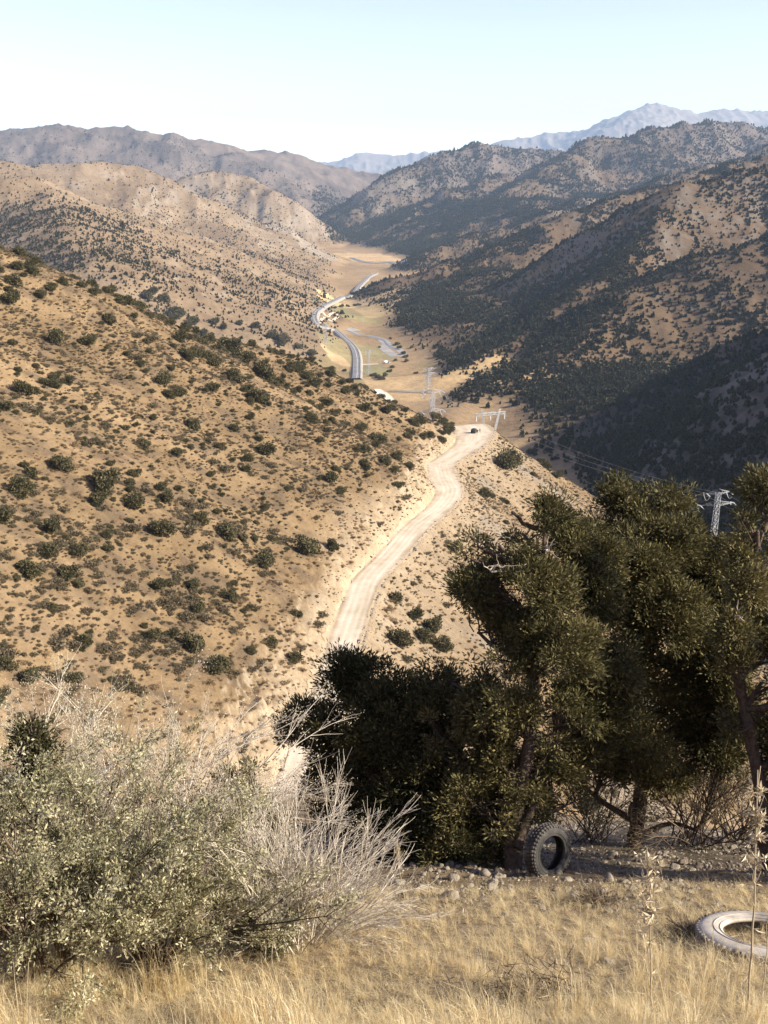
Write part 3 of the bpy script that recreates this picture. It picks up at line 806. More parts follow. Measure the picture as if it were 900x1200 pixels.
def juniper(name, label, cat, trunk, r0, lobes, seed, dens=1.0, per=62, L=.07, W=.020, mat=None, group=None, clump=.06, gap=.0, bare=0, tone0=.57, bark=None, subtrunks=()):
    """trunk: world points from the foot up; lobes: (px, py, rx px, ry px, depth)"""
    rng = R(seed); mat = mat or M_JUNIPER
    T = catmull(trunk, 6); base = T[0].copy()
    root = thing(name, label, cat, base, group=group)
    mb = MB(); k = len(T)
    rr = .62*r0*(1-np.linspace(0, 1, k))**.7+.012; rr[:3] *= [1.55, 1.25, 1.1]
    mb.tube(T-base, rr*(1+.12*rng.normal(size=k)), 9)
    for st in subtrunks:
        s_ = catmull(st[0], 6); mb.tube(s_-base, np.linspace(st[1]*.7, .015, len(s_)), 7); T = np.concatenate([T, s_])
    C = []; O = []; TW = []
    for lx, ly, rx, ry, d in lobes:
        c = P(lx, ly, np.array(d, float)); a = np.array([rx, rx*.95, ry])*d/FPX
        m = max(14, int(dens*a[0]*a[2]*800)); q = sph(rng, m)
        r = rng.uniform(.1, 1.0, m)**.5*rng.uniform(.65, 1.32, m)
        p = c+q*a*r[:, None]
        kp = noise3(p, 2.6, seed+3) > -.08+gap
        p, q = p[kp], q[kp]
        C.append(p); O.append(unit(q+[0, 0, .25]))
        lo = T[(T[:, 2] < c[2]+.2)]
        if len(lo) == 0: lo = T[:3]
        a0 = lo[np.argmin(np.linalg.norm(lo-(c-[0, 0, .5*np.linalg.norm(a)]), axis=1))]
        g = limb(a0, c, rng); mb.tube(g-base, np.linspace(min(.045, r0*.3), .02, len(g)), 6)
        if len(p):
            for t in p[rng.choice(len(p), min(len(p), 34+bare))]:
                b0 = g[rng.randint(2, len(g))]
                h = limb(b0, t, rng, 5, .06, .12); TW.append((h, .011))
    for h, r in TW: mb.tube(h-base, np.linspace(r, .004, len(h)), 4, cap=False)
    mb.build('trunk', bark or M_BARK, root, smooth=True)
    C = np.concatenate(C); O = np.concatenate(O); n = len(C)
    sc = rng.uniform(.6, 1.35, n)
    off = rng.normal(size=(n, per, 3))*(clump*sc)[:, None, None]*[1, 1, .75]
    pos = (C[:, None]+off).reshape(-1, 3)
    dirs = unit(np.repeat(O, per, 0)*.55+unit(off.reshape(-1, 3))*.9+[0, 0, .3]+rng.normal(size=pos.shape)*.4)
    tone = np.clip(tone0+np.repeat(rng.normal(size=n)*.12+.28*noise3(C, 1.1, seed+9), per)+rng.normal(size=n*per)*.15, 0, 1)
    V, F, tn = blades(pos-base, dirs, L*rng.uniform(.6, 1.3, n*per), W*rng.uniform(.7, 1.3, n*per), rng, tone)
    link('crown', mesh('crown', V, F, [mat], False, {'tone': tn}), root)
    print(name, 'sprays', n*per)
    return root, base, T

def foot(px, py): return hit1(px, py)-np.array([0, 0, .06])
def up_pts(ft, pts): return [ft-np.array([0, 0, .15]), ft]+[P(a, b, np.array(d, float)) for a, b, d in pts]

f1 = foot(600, 1018)
tree1, b1, T1 = juniper('juniper_tree', 'large juniper tree with a thick dark trunk beside the leaning tyre', 'tree',
    up_pts(f1, [(606, 950, 12.4), (622, 860, 12.5), (628, 760, 12.6), (634, 680, 12.7), (640, 610, 12.7)]), .19,
    [(650, 598, 26, 22, 12.6), (612, 625, 30, 28, 12.5), (672, 640, 38, 32, 12.9), (575, 680, 36, 38, 12.5), (630, 690, 46, 40, 12.3), (690, 690, 40, 40, 13.0), (595, 745, 55, 45, 12.6),
     (655, 760, 55, 48, 12.2), (560, 800, 45, 42, 12.8), (620, 830, 60, 42, 12.3), (690, 830, 50, 45, 12.7), (560, 870, 42, 40, 12.9), (650, 900, 50, 30, 12.6), (700, 760, 40, 40, 13.1), (650, 840, 44, 34, 12.3), (700, 880, 40, 28, 12.6), (600, 900, 46, 34, 12.4), (545, 830, 30, 30, 12.6), (625, 940, 40, 22, 12.6), (715, 800, 34, 36, 12.6), (695, 612, 26, 24, 13.4), (700, 655, 32, 32, 13.4), (560, 740, 44, 40, 12.8), (530, 800, 44, 44, 12.9), (510, 860, 40, 40, 12.9), (585, 870, 50, 44, 12.7), (600, 600, 20, 18, 12.5), (560, 940, 44, 30, 12.4), (535, 985, 36, 22, 12.5), (660, 945, 34, 20, 12.6), (560, 640, 22, 18, 12.5), (548, 690, 22, 22, 12.5), (600, 660, 34, 30, 12.5), (585, 640, 16, 16, 12.4), (552, 655, 12, 14, 12.5)],
    21, 1.0, subtrunks=[([T_ for T_ in (f1+[.05, 0, .35], P(640, 900, np.array(12.6)), P(672, 800, np.array(12.8)), P(690, 700, np.array(13.0)))], .09)])
f2 = foot(742, 992)
tree2, b2, T2 = juniper('juniper_tree', 'dense juniper tree with a forked black trunk, second from the right', 'tree',
    up_pts(f2, [(750, 940, 15.2), (752, 880, 15.1), (748, 800, 15.0), (762, 700, 14.9), (770, 620, 14.9)]), .20,
    [(735, 582, 32, 26, 14.9), (780, 592, 30, 24, 15.0), (715, 625, 34, 34, 14.8), (765, 640, 50, 42, 14.6), (812, 672, 38, 36, 15.0), (840, 705, 32, 36, 15.0), (720, 700, 42, 44, 14.8),
     (780, 725, 56, 48, 14.4), (745, 790, 56, 46, 14.5), (815, 780, 48, 44, 14.8), (700, 855, 44, 38, 14.8), (765, 850, 56, 40, 14.4), (830, 850, 46, 36, 14.9), (775, 905, 40, 24, 14.8), (705, 905, 36, 22, 14.9), (690, 650, 34, 36, 14.6), (745, 660, 40, 36, 14.2), (850, 760, 36, 36, 14.6), (660, 830, 36, 40, 14.4), (855, 830, 36, 36, 14.5), (785, 632, 40, 34, 14.6), (834, 668, 22, 18, 14.6), (848, 642, 15, 12, 14.6), (860, 700, 26, 30, 14.8), (850, 880, 40, 30, 14.8), (740, 940, 30, 14, 14.9), (706, 575, 14, 10, 14.9)],
    22, 1.0, L=.08, W=.023, clump=.07, subtrunks=[([f2+[0, 0, .5], P(700, 935, np.array(15.0)), P(672, 905, np.array(14.8))], .08), ([f2+[.05, 0, .25], P(790, 965, np.array(15.2)), P(840, 985, np.array(15.0))], .07)])
f3 = foot(902, 1022)
tree3, b3, T3 = juniper('juniper_tree', 'juniper tree with a leaning trunk cut off by the right edge of the view', 'tree',
    up_pts(f3, [(894, 940, 12.2), (872, 830, 12.2), (862, 760, 12.1), (872, 690, 12.1), (896, 620, 12.1)]), .16,
    [(902, 572, 30, 26, 12.0), (888, 622, 30, 34, 12.0), (922, 660, 34, 34, 12.2), (882, 690, 28, 32, 12.0), (908, 745, 42, 40, 12.2), (950, 780, 50, 60, 12.3), (892, 800, 30, 32, 12.1), (940, 870, 55, 55, 12.3), (868, 650, 16, 18, 12.1), (858, 740, 22, 26, 11.9), (866, 790, 26, 30, 11.9), (880, 850, 30, 30, 12.0),
     (1000, 850, 60, 70, 12.6), (1060, 800, 70, 70, 12.6), (1060, 900, 80, 60, 11.3), (990, 940, 50, 30, 11.9), (1130, 850, 90, 90, 10.9), (1080, 760, 70, 60, 11.4), (1200, 830, 90, 90, 10.6)],  # unseen crown lobes past the right edge, placed to shade tyre and ground
    23, .95, gap=.05)
f4 = foot(512, 1008)
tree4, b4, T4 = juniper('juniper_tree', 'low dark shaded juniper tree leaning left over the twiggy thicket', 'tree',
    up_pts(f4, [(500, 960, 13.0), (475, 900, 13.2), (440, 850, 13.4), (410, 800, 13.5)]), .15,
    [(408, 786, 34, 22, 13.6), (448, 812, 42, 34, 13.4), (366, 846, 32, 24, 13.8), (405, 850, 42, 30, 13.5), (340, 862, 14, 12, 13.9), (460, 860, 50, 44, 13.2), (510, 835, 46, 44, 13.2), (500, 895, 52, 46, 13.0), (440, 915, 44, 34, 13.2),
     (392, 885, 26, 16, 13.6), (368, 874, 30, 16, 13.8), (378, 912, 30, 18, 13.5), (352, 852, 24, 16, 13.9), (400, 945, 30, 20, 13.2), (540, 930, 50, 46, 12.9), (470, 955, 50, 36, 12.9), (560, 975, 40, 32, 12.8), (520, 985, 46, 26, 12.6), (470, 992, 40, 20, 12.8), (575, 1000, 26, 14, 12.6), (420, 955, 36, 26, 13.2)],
    24, 1.5, tone0=.36, gap=-.25)  # lower foliage tone: the shade this tree stands in is put into its colour
# bleached dead branches still on the trees
def dead_branch(root, base, T, px, py, d, seed, n=5, size=.4):
    rng = R(seed); c = P(px, py, np.array(float(d))); a = T[np.argmin(np.linalg.norm(T-c, axis=1))]
    mb = MB(); g = limb(a, c, rng, 6, .02, .08); mb.tube(g-base, np.linspace(.02, .012, 6), 5)
    for _ in range(n):
        h = limb(g[rng.randint(3, 6)], c+rng.normal(size=3)*size*[1, .6, .7]+[0, 0, .1], rng, 9, -.05, .09); mb.tube(h-base, np.linspace(.009, .003, 9), 4)
    mb.build('dead_branch', M_DEADWOOD, root, label='bleached bare dead branch')
dead_branch(tree1, b1, T1, 576, 670, 12.1, 61, 5, .13); dead_branch(tree1, b1, T1, 640, 645, 12.2, 62, 4, .12)
dead_branch(tree2, b2, T2, 757, 668, 13.9, 63, 5, .18); dead_branch(tree3, b3, T3, 862, 722, 11.7, 65, 5, .18)

# --------------------------------------------------------------- twiggy shrubs
def grow(mb, p, d, L, r, lev, rng, bend, tips, nch, spread, up=0.0, seg=6, nside=4):
    pts = [p]; dd = d.copy(); st = L/seg
    for i in range(seg):
        dd = unit(dd+bend*st+rng.normal(size=3)*.07+np.array([0, 0, up])*st); pts.append(pts[-1]+dd*st)
    pts = np.array(pts); r1_ = r*(.45 if lev else .3)
    mb.tube(pts, np.linspace(r, max(r1_, .0012), seg+1), nside, cap=False)
    if lev == 0: tips.append((pts[-1], dd)); tips.append((pts[seg//2+1], dd)); return
    for c in range(nch[lev-1]):
        t = rng.uniform(.35, 1.0); i = min(seg-1, int(t*seg)); q = pts[i]*(1-(t*seg-i))+pts[i+1]*(t*seg-i)
        sd = unit(rng.normal(size=3)); sd = unit(unit(pts[i+1]-pts[i])+sd*spread)
        grow(mb, q, sd, L*rng.uniform(.28, .5), r*.55, lev-1, rng, bend*.4, tips, nch, spread, up, seg=max(3, seg-1), nside=3)

M_TWIG = leafy('pale_twigs', [(0, (.30, .26, .205)), (1, (.70, .62, .50))], 0)
M_DTWIG = leafy('brown_twigs', [(0, (.045, .033, .024)), (1, (.17, .125, .085))], 0)
M_PALELEAF = leafy('pale_leaves', [(0, (.28, .22, .15)), (.5, (.52, .43, .30)), (1, (.74, .65, .49))], .35)
M_SAGE = leafy('sage_leaves', [(0, (.08, .078, .036)), (.35, (.25, .235, .125)), (.7, (.54, .495, .30)), (1, (.80, .73, .52))], .42)
M_GREEN = leafy('green_leaves', [(0, (.04, .055, .018)), (.5, (.10, .12, .045)), (1, (.20, .20, .09))], .3)

def shrub(name, label, ft, stems, aim, L, r, seed, lev=2, nch=(4, 5), spread=.6, leaf=None, nleaf=0, leafL=.03, leafW=.01, twig=None, bend=(0, 0, 0), jit=.06, cat='shrub', leafsd=.05, up=0, group=None, tone0=.5):
    rng = R(seed); root = thing(name, label, cat, ft, group=group); mb = MB(); tips = []
    for k in range(stems):
        d = unit(np.array(aim(rng)))
        n0 = len(mb.A)
        grow(mb, rng.normal(size=3)*[jit, jit, 0]-np.array([0, 0, .05]), d, L*rng.uniform(.6, 1.1), r*rng.uniform(.6, 1.2), lev, rng, np.array(bend)+d*[.5, .5, -.1], tips, nch, spread, up)
        tn = rng.uniform(.2, 1)
        for q in range(n0, len(mb.A)): mb.A[q] = np.full(len(mb.A[q]), np.clip(tn+.15*rng.normal(), 0, 1))
    mb.build('stems', twig or M_TWIG, root)
    if leaf and nleaf:
        tp = np.array([t[0] for t in tips]); td = np.array([t[1] for t in tips])
        hd = rng.permutation(len(tp))[:max(20, int(len(tp)*.42))]; i = hd[rng.randint(0, len(hd), nleaf)]
        cl = rng.normal(size=len(tp))*.16
        pos = tp[i]-td[i]*rng.uniform(0, .16, nleaf)[:, None]+rng.normal(size=(nleaf, 3))*leafsd
        dirs = unit(td[i]*.6+rng.normal(size=(nleaf, 3))*.7+[0, 0, .25])
        V, F, tn = blades(pos, dirs, leafL*rng.uniform(.6, 1.3, nleaf), leafW*rng.uniform(.7, 1.3, nleaf), rng, np.clip(tone0+cl[i]+.17*rng.normal(size=nleaf), 0, 1))
        link('foliage', mesh('foliage', V, F, [leaf], False, {'tone': tn}), root)
    return root

def fan(x0, x1, y0=-.35, y1=.35, z0=.6, z1=1.0):
    return lambda g: (g.uniform(x0, x1), g.uniform(y0, y1), g.uniform(z0, z1))

shrub('leafy_shrub', 'big pale green leafy shrub filling the lower left corner', hit1(62, 1142), 30, fan(-.6, .5), 1.5, .013, 31, 2, (5, 6), .65, M_SAGE, 46000, .034, .0125, M_DTWIG, leafsd=.034)
shrub('leafy_shrub', 'pale green leafy shrub with a dark forked stem left of the dead thicket', hit1(190, 1128), 26, fan(-.6, .34), 1.25, .014, 32, 2, (5, 6), .7, M_SAGE, 40000, .034, .0125, M_DTWIG, leafsd=.034)
shrub('leafy_shrub', 'small low green shrub at the foot of the bare twig thicket', hit1(318, 1112), 18, fan(-.6, .45, z0=.6), .55, .007, 33, 2, (5, 5), .7, M_GREEN, 9000, .026, .011, M_DTWIG, leafsd=.04, tone0=.42)
shrub('feathery_shrub', 'tall feathery shrub with pale dry leaf tips behind the leafy shrubs', hit1(165, 1040), 34, fan(-.55, .75), 1.95, .012, 34, 2, (6, 6), .5, M_PALELEAF, 26000, .024, .010, M_TWIG, leafsd=.05, tone0=.62)
shrub('feathery_shrub', 'pale dry arching shrub between the leafy shrubs and the dead thicket', hit1(240, 1060), 24, fan(-.3, .55, z0=.6), 1.45, .011, 35, 2, (6, 6), .45, M_PALELEAF, 7000, .022, .009, M_TWIG, leafsd=.05)
shrub('feathery_shrub', 'sage coloured dry shrub at the left edge behind the leafy shrub', hit1(20, 1050), 30, fan(-.4, .5), 2.0, .012, 36, 2, (6, 6), .5, M_SAGE, 24000, .028, .012, M_TWIG, leafsd=.04, tone0=.7)
shrub('dead_shrub', 'bare bleached thicket of arching dead twigs at the end of the dark trees', hit1(342, 1108), 74, fan(-.5, .46, z0=.8, z1=1.2), 1.16, .0075, 37, 2, (6, 7), .5, None, 0, twig=M_TWIG, jit=.13)
shrub('dead_shrub', 'low spray of bare bleached twigs leaning right from the dead thicket', hit1(372, 1098), 26, fan(.25, 1.1, z0=.45, z1=.8), 0.82, .007, 38, 2, (5, 6), .5, None, 0, twig=M_TWIG, jit=.08)
# small dark junipers behind the thicket
for px, py, d, s, lb in ((40, 858, 8.6, .62, 'dark green juniper top poking out of the pale shrubs at the left edge'), (292, 905, 10.5, 1.1, 'small dark green juniper half hidden behind the bleached twigs')):
    c = P(px, py, np.array(d)); g = hit1(px, py+170)
    ft = np.array([c[0], c[1], float(H(c[0:1], c[1:2])[0])-.05])
    k = d*1.0
    tr = [ft, ft*.5+c*.5+[.05, 0, 0], c+[0, 0, .2]]
    juniper('juniper_sapling', lb, 'tree', tr, .06, [(px, py, 30*s, 34*s, d), (px-12*s, py+40*s, 30*s, 30*s, d), (px+16*s, py+48*s, 28*s, 30*s, d), (px, py+95*s, 36*s, 40*s, d)], 70+px, 1.0, per=60, L=.05, W=.014, clump=.05, gap=-.1, tone0=.42)
# undergrowth below the trees
for px, py, n_, L, lb, sd, lf, nl in ((470, 1004, 30, .95, 'dark bare shrub in the shade left of the big trunk', 41, M_GREEN, 2500), (548, 1006, 30, .9, 'dense shaded shrub between the left tree and the big trunk', 42, M_GREEN, 3500),
        (690, 985, 26, 1.2, 'thin branched shrub with bare stems right of the leaning tyre', 43, M_PALELEAF, 700), (815, 990, 34, 1.7, 'reddish brown twiggy shrub in front of the right hand trunks', 44, M_SCRUB, 7000), (868, 985, 30, 1.6, 'brown dry shrub at the foot of the rightmost trunk', 45, M_SCRUB, 6000),
        (420, 1000, 30, 1.1, 'shaded brown shrub behind the bleached twig thicket', 46, M_SCRUB, 2500)):
    shrub('understory_shrub', lb, hit1(px, py), n_, fan(-.5, .5, z0=.7), L, .012, sd, 2, (5, 5), .6, lf, nl, .035, .014, M_DTWIG, jit=.16, leafsd=.06, tone0=.45)
# --------------------------------------------------------------- dry grass, rubble, litter
M_STRAW = leafy('straw', [(0, (.22, .155, .08)), (.35, (.58, .445, .235)), (.7, (.85, .71, .42)), (1, (.90, .82, .60))], .45)
M_LITTER = leafy('leaf_litter', [(0, (.06, .045, .03)), (.5, (.24, .19, .13)), (1, (.52, .46, .36))], 0, .9)

def tuft(seed, n=26, lean=.32, hh=1.0):
    rng = R(seed); V = []; F = []; T = []; c = 0
    for i in range(n):
        a = rng.uniform(0, 6.28); r = rng.uniform(0, .07)
        b = np.array([r*math.cos(a), r*math.sin(a), 0]); h = hh*rng.uniform(.35, 1.0)
        az = rng.uniform(0, 6.28); ln = rng.uniform(.05, 1)*lean*h
        d = np.array([math.cos(az), math.sin(az), 0]); s_ = np.array([-d[1], d[0], 0])*rng.uniform(.0022, .0042)
        ps = [b, b+d*ln*.25+[0, 0, h*.5], b+d*ln*.62+[0, 0, h*.82], b+d*ln*1.15+[0, 0, h*(1.0-.25*rng.rand())]]
        ws = [1, .85, .6, .12]
        for p_, w_ in zip(ps, ws): V += [p_-s_*w_, p_+s_*w_]
        F += [[c+2*k, c+2*k+1, c+2*k+3, c+2*k+2] for k in range(3)]; c += 8
        T += [np.clip(.55+.22*rng.normal(), 0, 1)]*8
    return np.array(V), np.array(F), np.array(T)
TUFT = [vmesh('grass_tuft', tuft(600+i, 22+3*i, .25+.08*i, 1.0), M_STRAW) for i in range(6)]
FLAT = [vmesh('grass_thatch', tuft(620+i, 40, 2.2, .5), M_STRAW) for i in range(3)]

rng = R(63)
n = 26000
gy_ = rng.uniform(3.3, 12.2, n); gx_ = rng.uniform(-.56, .56, n)*(gy_+2.2)
dn = fbm(gx_*.9, gy_*.9, 641, 3)*.5+.5; d2 = fbm(gx_*3.1, gy_*3.1, 651, 2)*.5+.5
pr = (.14+.7*sstep(.42, .62, dn))*sstep(.30, .62, d2)*(.3+.7*sstep(7.6, 6.2, gy_+.9*fbm(gx_, gy_, 655, 2)))*sstep(9.3, 7.6, gy_+.6*fbm(gx_, gy_, 655, 2))
d3 = fbm(gx_*1.9+7, gy_*1.9, 657, 3)*.5+.5
TY = hit1(894, 1110)
pr = pr*np.where(((np.hypot(gx_-TY[0], (gy_-TY[1])*.9) < .62) & (np.hypot(gx_-TY[0], (gy_-TY[1])*.9) > .25)) | ((np.abs(gx_-TY[0]) < .6) & (gy_ < TY[1]) & (gy_ > TY[1]-.75)), .12, 1)
ok = rng.rand(n) < pr*.8
gx_, gy_, dn, d3 = gx_[ok], gy_[ok], dn[ok], d3[ok]; gz_ = H(gx_, gy_)
far_ = sstep(7.0, 5.4, gy_)
sc = (.09+.24*far_*sstep(.42, .68, d3)+.06*rng.rand(len(gx_)))*rng.uniform(.5, 1.4, len(gx_))
scatter('dry_grass', np.stack([gx_, gy_, gz_-.012], 1), rng.uniform(0, 6.28, len(gx_)), sc*1.15, np.where(rng.rand(len(gx_)) < .8, rng.randint(0, 6, len(gx_)), 0), TUFT)
n = 9000
tx = gx_[rng.randint(0, len(gx_), n)]+rng.normal(size=n)*.15; ty = 3.4+rng.rand(n)**1.1*5.4
tx = rng.uniform(-.56, .56, n)*(ty+2.2)
scatter('grass_thatch', np.stack([tx, ty, H(tx, ty)-.01], 1), rng.uniform(0, 6.28, n), rng.uniform(.08, .26, n), rng.randint(0, 3, n), FLAT)

def rock_mesh(seed, sub=2, rough=.35, flat=.65):
    rng = R(seed)
    import bmesh as bm_
    b = bm_.new(); bm_.ops.create_icosphere(b, subdivisions=sub, radius=.5)
    V = np.array([v.co[:] for v in b.verts]); F = np.array([[v.index for v in f.verts] for f in b.faces]); b.free()
    dirs = sph(rng, 14)
    for d in dirs:                       # chip flat facets off the ball
        h = V@d; lim = rng.uniform(.20, .38); V = V-np.maximum(h-lim, 0)[:, None]*d*.9
    V *= 1+rough*.8*noise3(V, 3.0, seed)[:, None]
    V *= [1, rng.uniform(.65, .95), flat*rng.uniform(.7, 1.1)]
    return V, F
M_STONE = simple('pale_stone', (.17, .145, .11), (.36, .31, .24), 9, .9, .4)
M_STONE2 = simple('dark_stone', (.09, .07, .055), (.19, .15, .115), 7, .9, .4)
def rk(i, m, sub=2):
    V, F = rock_mesh(660+i, sub); return mesh('stone', V, F, [m])
ROCKS = [rk(0, M_STONE), rk(1, M_STONE), rk(2, M_STONE2), rk(3, M_STONE), rk(4, M_STONE2)]
n = 26000
ry_ = rng.uniform(7.6, 15.5, n); rx_ = rng.uniform(-.5, .56, n)*(ry_+3)
dn = fbm(rx_*.8, ry_*.8, 671, 3)*.5+.5
ok = rng.rand(n) < (sstep(.35, .65, dn)*.8+.15)*sstep(7.6, 9.4, ry_+fbm(rx_*.7, ry_*.7, 673, 2)*.8)*sstep(-2.5, 1.5, rx_)
rx_, ry_ = rx_[ok], ry_[ok]; m_ = len(rx_)
sz = .022+rng.gamma(1.3, .026, m_)
scatter('rubble', np.stack([rx_, ry_, H(rx_, ry_)+sz*.12], 1), rng.uniform(0, 6.28, m_), sz, rng.randint(0, 5, m_), ROCKS)
rng = R(64)
n = 30000
ly = rng.uniform(4.5, 16, n); lx = rng.uniform(-.5, .56, n)*(ly+3)
ok = rng.rand(n) < .15+.85*sstep(8, 10.5, ly)*sstep(-3, 1, lx)
lx, ly = lx[ok], ly[ok]; n = len(lx); lz = H(lx, ly)
d = unit(rng.normal(size=(n, 3))*[1, 1, .35])
V, F, tn = blades(np.stack([lx, ly, lz+.012], 1), d, rng.uniform(.02, .07, n), rng.uniform(.008, .02, n), rng, np.clip(.5+.25*rng.normal(size=n), 0, 1))
link('leaf_litter', mesh('leaf_litter', V, F, [M_LITTER], False, {'tone': tn}), kind='stuff')

# single stones one can point at
for i, (px, py, s, m, rz, lb) in enumerate([
    (530, 1052, .34, M_STONE, .3, 'flat pale rock slab at the shade edge left of the big trunk'), (566, 1056, .22, M_STONE2, 1, 'dark brown rock right of the flat pale slab'),
    (604, 1056, .20, M_STONE2, 2, 'reddish dark rock in front of the big trunk'), (665, 1032, .26, M_STONE, .8, 'pale rock on the sunlit strip in front of the leaning tyre'),
    (690, 1105, .16, M_STONE, 0, 'small white stone lying alone in the dry grass'), (716, 1130, .26, M_STONE, 1.2, 'half buried pale stone in the grass below the white stone'),
    (420, 1118, .14, M_STONE2, 2, 'small dark stone right of the bare twig thicket foot'), (735, 1040, .15, M_STONE, 2.2, 'pale stone among rubble between the two tyres'),
    (800, 1012, .30, M_STONE2, .5, 'dark stone in the tree shade before the reddish shrub'), (588, 1028, .16, M_STONE, .5, 'pale stone at the foot of the big trunk')]):
    V, F = rock_mesh(700+i, 3); g_ = hit1(px, py)
    o = thing('rock', lb, 'rock', g_+[0, 0, s*.02], (.2, .15, rz), data=mesh('rock', V*s*.8, F, [m]))

# heap of dead grass and roots
rng = R(66)
for px, py, s, lb in ((630, 1172, .42, 'dark matted heap of dead stems in the grass at the bottom'), (700, 1060, .2, 'small brown dead weed among the rubble left of the flat tyre'), (805, 1100, .16, 'dry weed against the left rim of the flat tyre')):
    n = 900; g_ = hit1(px, py); p_ = rng.normal(size=(n, 3))*[s*.5, s*.3, s*.16]; p_[:, 2] = np.abs(p_[:, 2])
    d = unit(rng.normal(size=(n, 3))*[1, 1, .6])
    o = thing('dead_weed', lb, 'weed', g_)
    V, F, tn = blades(p_, d, rng.uniform(.08, .22, n), .006, rng, np.clip(.35+.3*rng.normal(size=n), 0, 1))
    o2 = mesh('dead_weed', V, F, [leafy('dead_stems', [(0, (.05, .036, .024)), (.6, (.20, .145, .09)), (1, (.45, .36, .24))], 0)], False, {'tone': tn})
    lab = o['label']; bpy.data.objects.remove(o); thing('dead_weed', lab, 'weed', g_, data=o2)

# --------------------------------------------------------------- tyres
def rubber(name, dust):
    m, nt, b = new_mat(name, .75)
    tc = nd(nt, 'ShaderNodeTexCoord'); n1 = nd(nt, 'ShaderNodeTexNoise', i_Scale=5.0, i_Detail=7.0, i_Roughness=.7)
    nt.links.new(tc.outputs['Object'], n1.inputs['Vector'])
    nt.links.new(ramp(nt, n1.outputs[0], [(.35, dust[0]), (.55, dust[1]), (.75, dust[2])]), b.inputs['Base Color'])
    bp = nd(nt, 'ShaderNodeBump', i_Strength=.3, i_Distance=.01); nt.links.new(n1.outputs[0], bp.inputs['Height']); nt.links.new(bp.outputs[0], b.inputs['Normal'])
    b.inputs['Specular IOR Level'].default_value = .35
    return m
def tyre(label, loc, rot, D, W, mat, mtread, group, nb=44, lugs=True):
    k = D/2/.48; w = W/.26
    prof = [(.285, .085), (.28, .10), (.30, .115), (.33, .128), (.37, .134), (.41, .130), (.44, .118), (.458, .095), (.464, .05), (.466, 0)]
    prof = prof+[(r, -z) for r, z in prof[-2::-1]]
    inner = [(.285, -.07), (.33, -.10), (.39, -.105), (.43, -.09), (.445, 0), (.43, .09), (.39, .105), (.33, .10), (.285, .07)]
    loop = np.array(prof+inner)*[k, k*w]; L_ = len(loop); n = 72
    a = np.arange(n)*2*np.pi/n
    V = np.stack([loop[None, :, 0]*np.cos(a)[:, None], loop[None, :, 0]*np.sin(a)[:, None], np.broadcast_to(loop[None, :, 1], (n, L_))], -1).reshape(-1, 3)
    i = np.arange(n)[:, None]; j = np.arange(L_)[None]; i2 = (i+1) % n; j2 = (j+1) % L_
    F = np.stack([i*L_+j, i2*L_+j, i2*L_+j2, i*L_+j2], -1).reshape(-1, 4)
    root = thing('tyre', label, 'tyre', loc, rot, group, mesh('tyre', V, F, [mat], True))
    mb = MB()
    for q in range(nb):
        for z, ph, ln, wz in ((.075, 0, .75, .06), (-.075, .5, .75, .06), (.0, .25, .6, .055), (.118, .0, .5, .03), (-.118, .5, .5, .03)):
            if abs(z) > .1 and not lugs: continue
            t = (q+ph)*2*math.pi/nb; r = (.460 if abs(z) < .1 else .440)*k
            mb.box((r*math.cos(t), r*math.sin(t), z*k*w), (.028*k, 2*math.pi*r/nb*ln, wz*k*w), rot_z(t)@np.array([[1, 0, 0], [0, math.cos(.25), -math.sin(.25)], [0, math.sin(.25), math.cos(.25)]]))
    mb.build('tread', mtread, root)
    rb = MB()
    for r, z in ((.345, .132), (.30, .117), (.345, -.132), (.30, -.117)):
        t = np.linspace(0, 2*np.pi, 73); rb.tube(np.stack([r*k*np.cos(t), r*k*np.sin(t), np.full(73, z*k*w)], 1), .006*k, 5, cap=False)
    rb.build('bead_rib', mat, root, smooth=True)
    return root
M_RUB = rubber('dark_rubber', [(.022, .021, .020), (.05, .047, .043), (.13, .115, .095)])
M_RUBD = rubber('dusty_rubber', [(.24, .21, .17), (.46, .41, .34), (.62, .56, .47)])
M_TRD = rubber('worn_tread', [(.03, .028, .026), (.09, .08, .07), (.28, .25, .20)])
M_TRDD = rubber('dusty_tread', [(.10, .09, .075), (.26, .23, .19), (.44, .39, .32)])
g1 = hit1(641, 1022)
az_ = math.radians(38)                     # the open side looks right of the camera
ax_ = Vector((math.sin(az_), -math.cos(az_), .30)).normalized()
rq = ax_.to_track_quat('Z', 'Y').to_euler()
tyre('dark worn truck tyre standing upright against the big tree trunk', g1+np.array([0, 0, .29]), rq, .66, .23, M_RUB, M_TRD, 'old tyres')
g2 = hit1(894, 1110)
gxx, gyy = normal_at(np.array([g2[0]]), np.array([g2[1]]), .4)
rq = Vector((-gxx[0]*.9, -gyy[0]*.9, 1)).normalized().to_track_quat('Z', 'Y').to_euler()
tyre('pale dusty truck tyre lying flat in the dry grass at the right edge', g2+np.array([0, 0, .045]), rq, 1.10, .17, M_RUBD, M_TRDD, 'old tyres', 60, False)

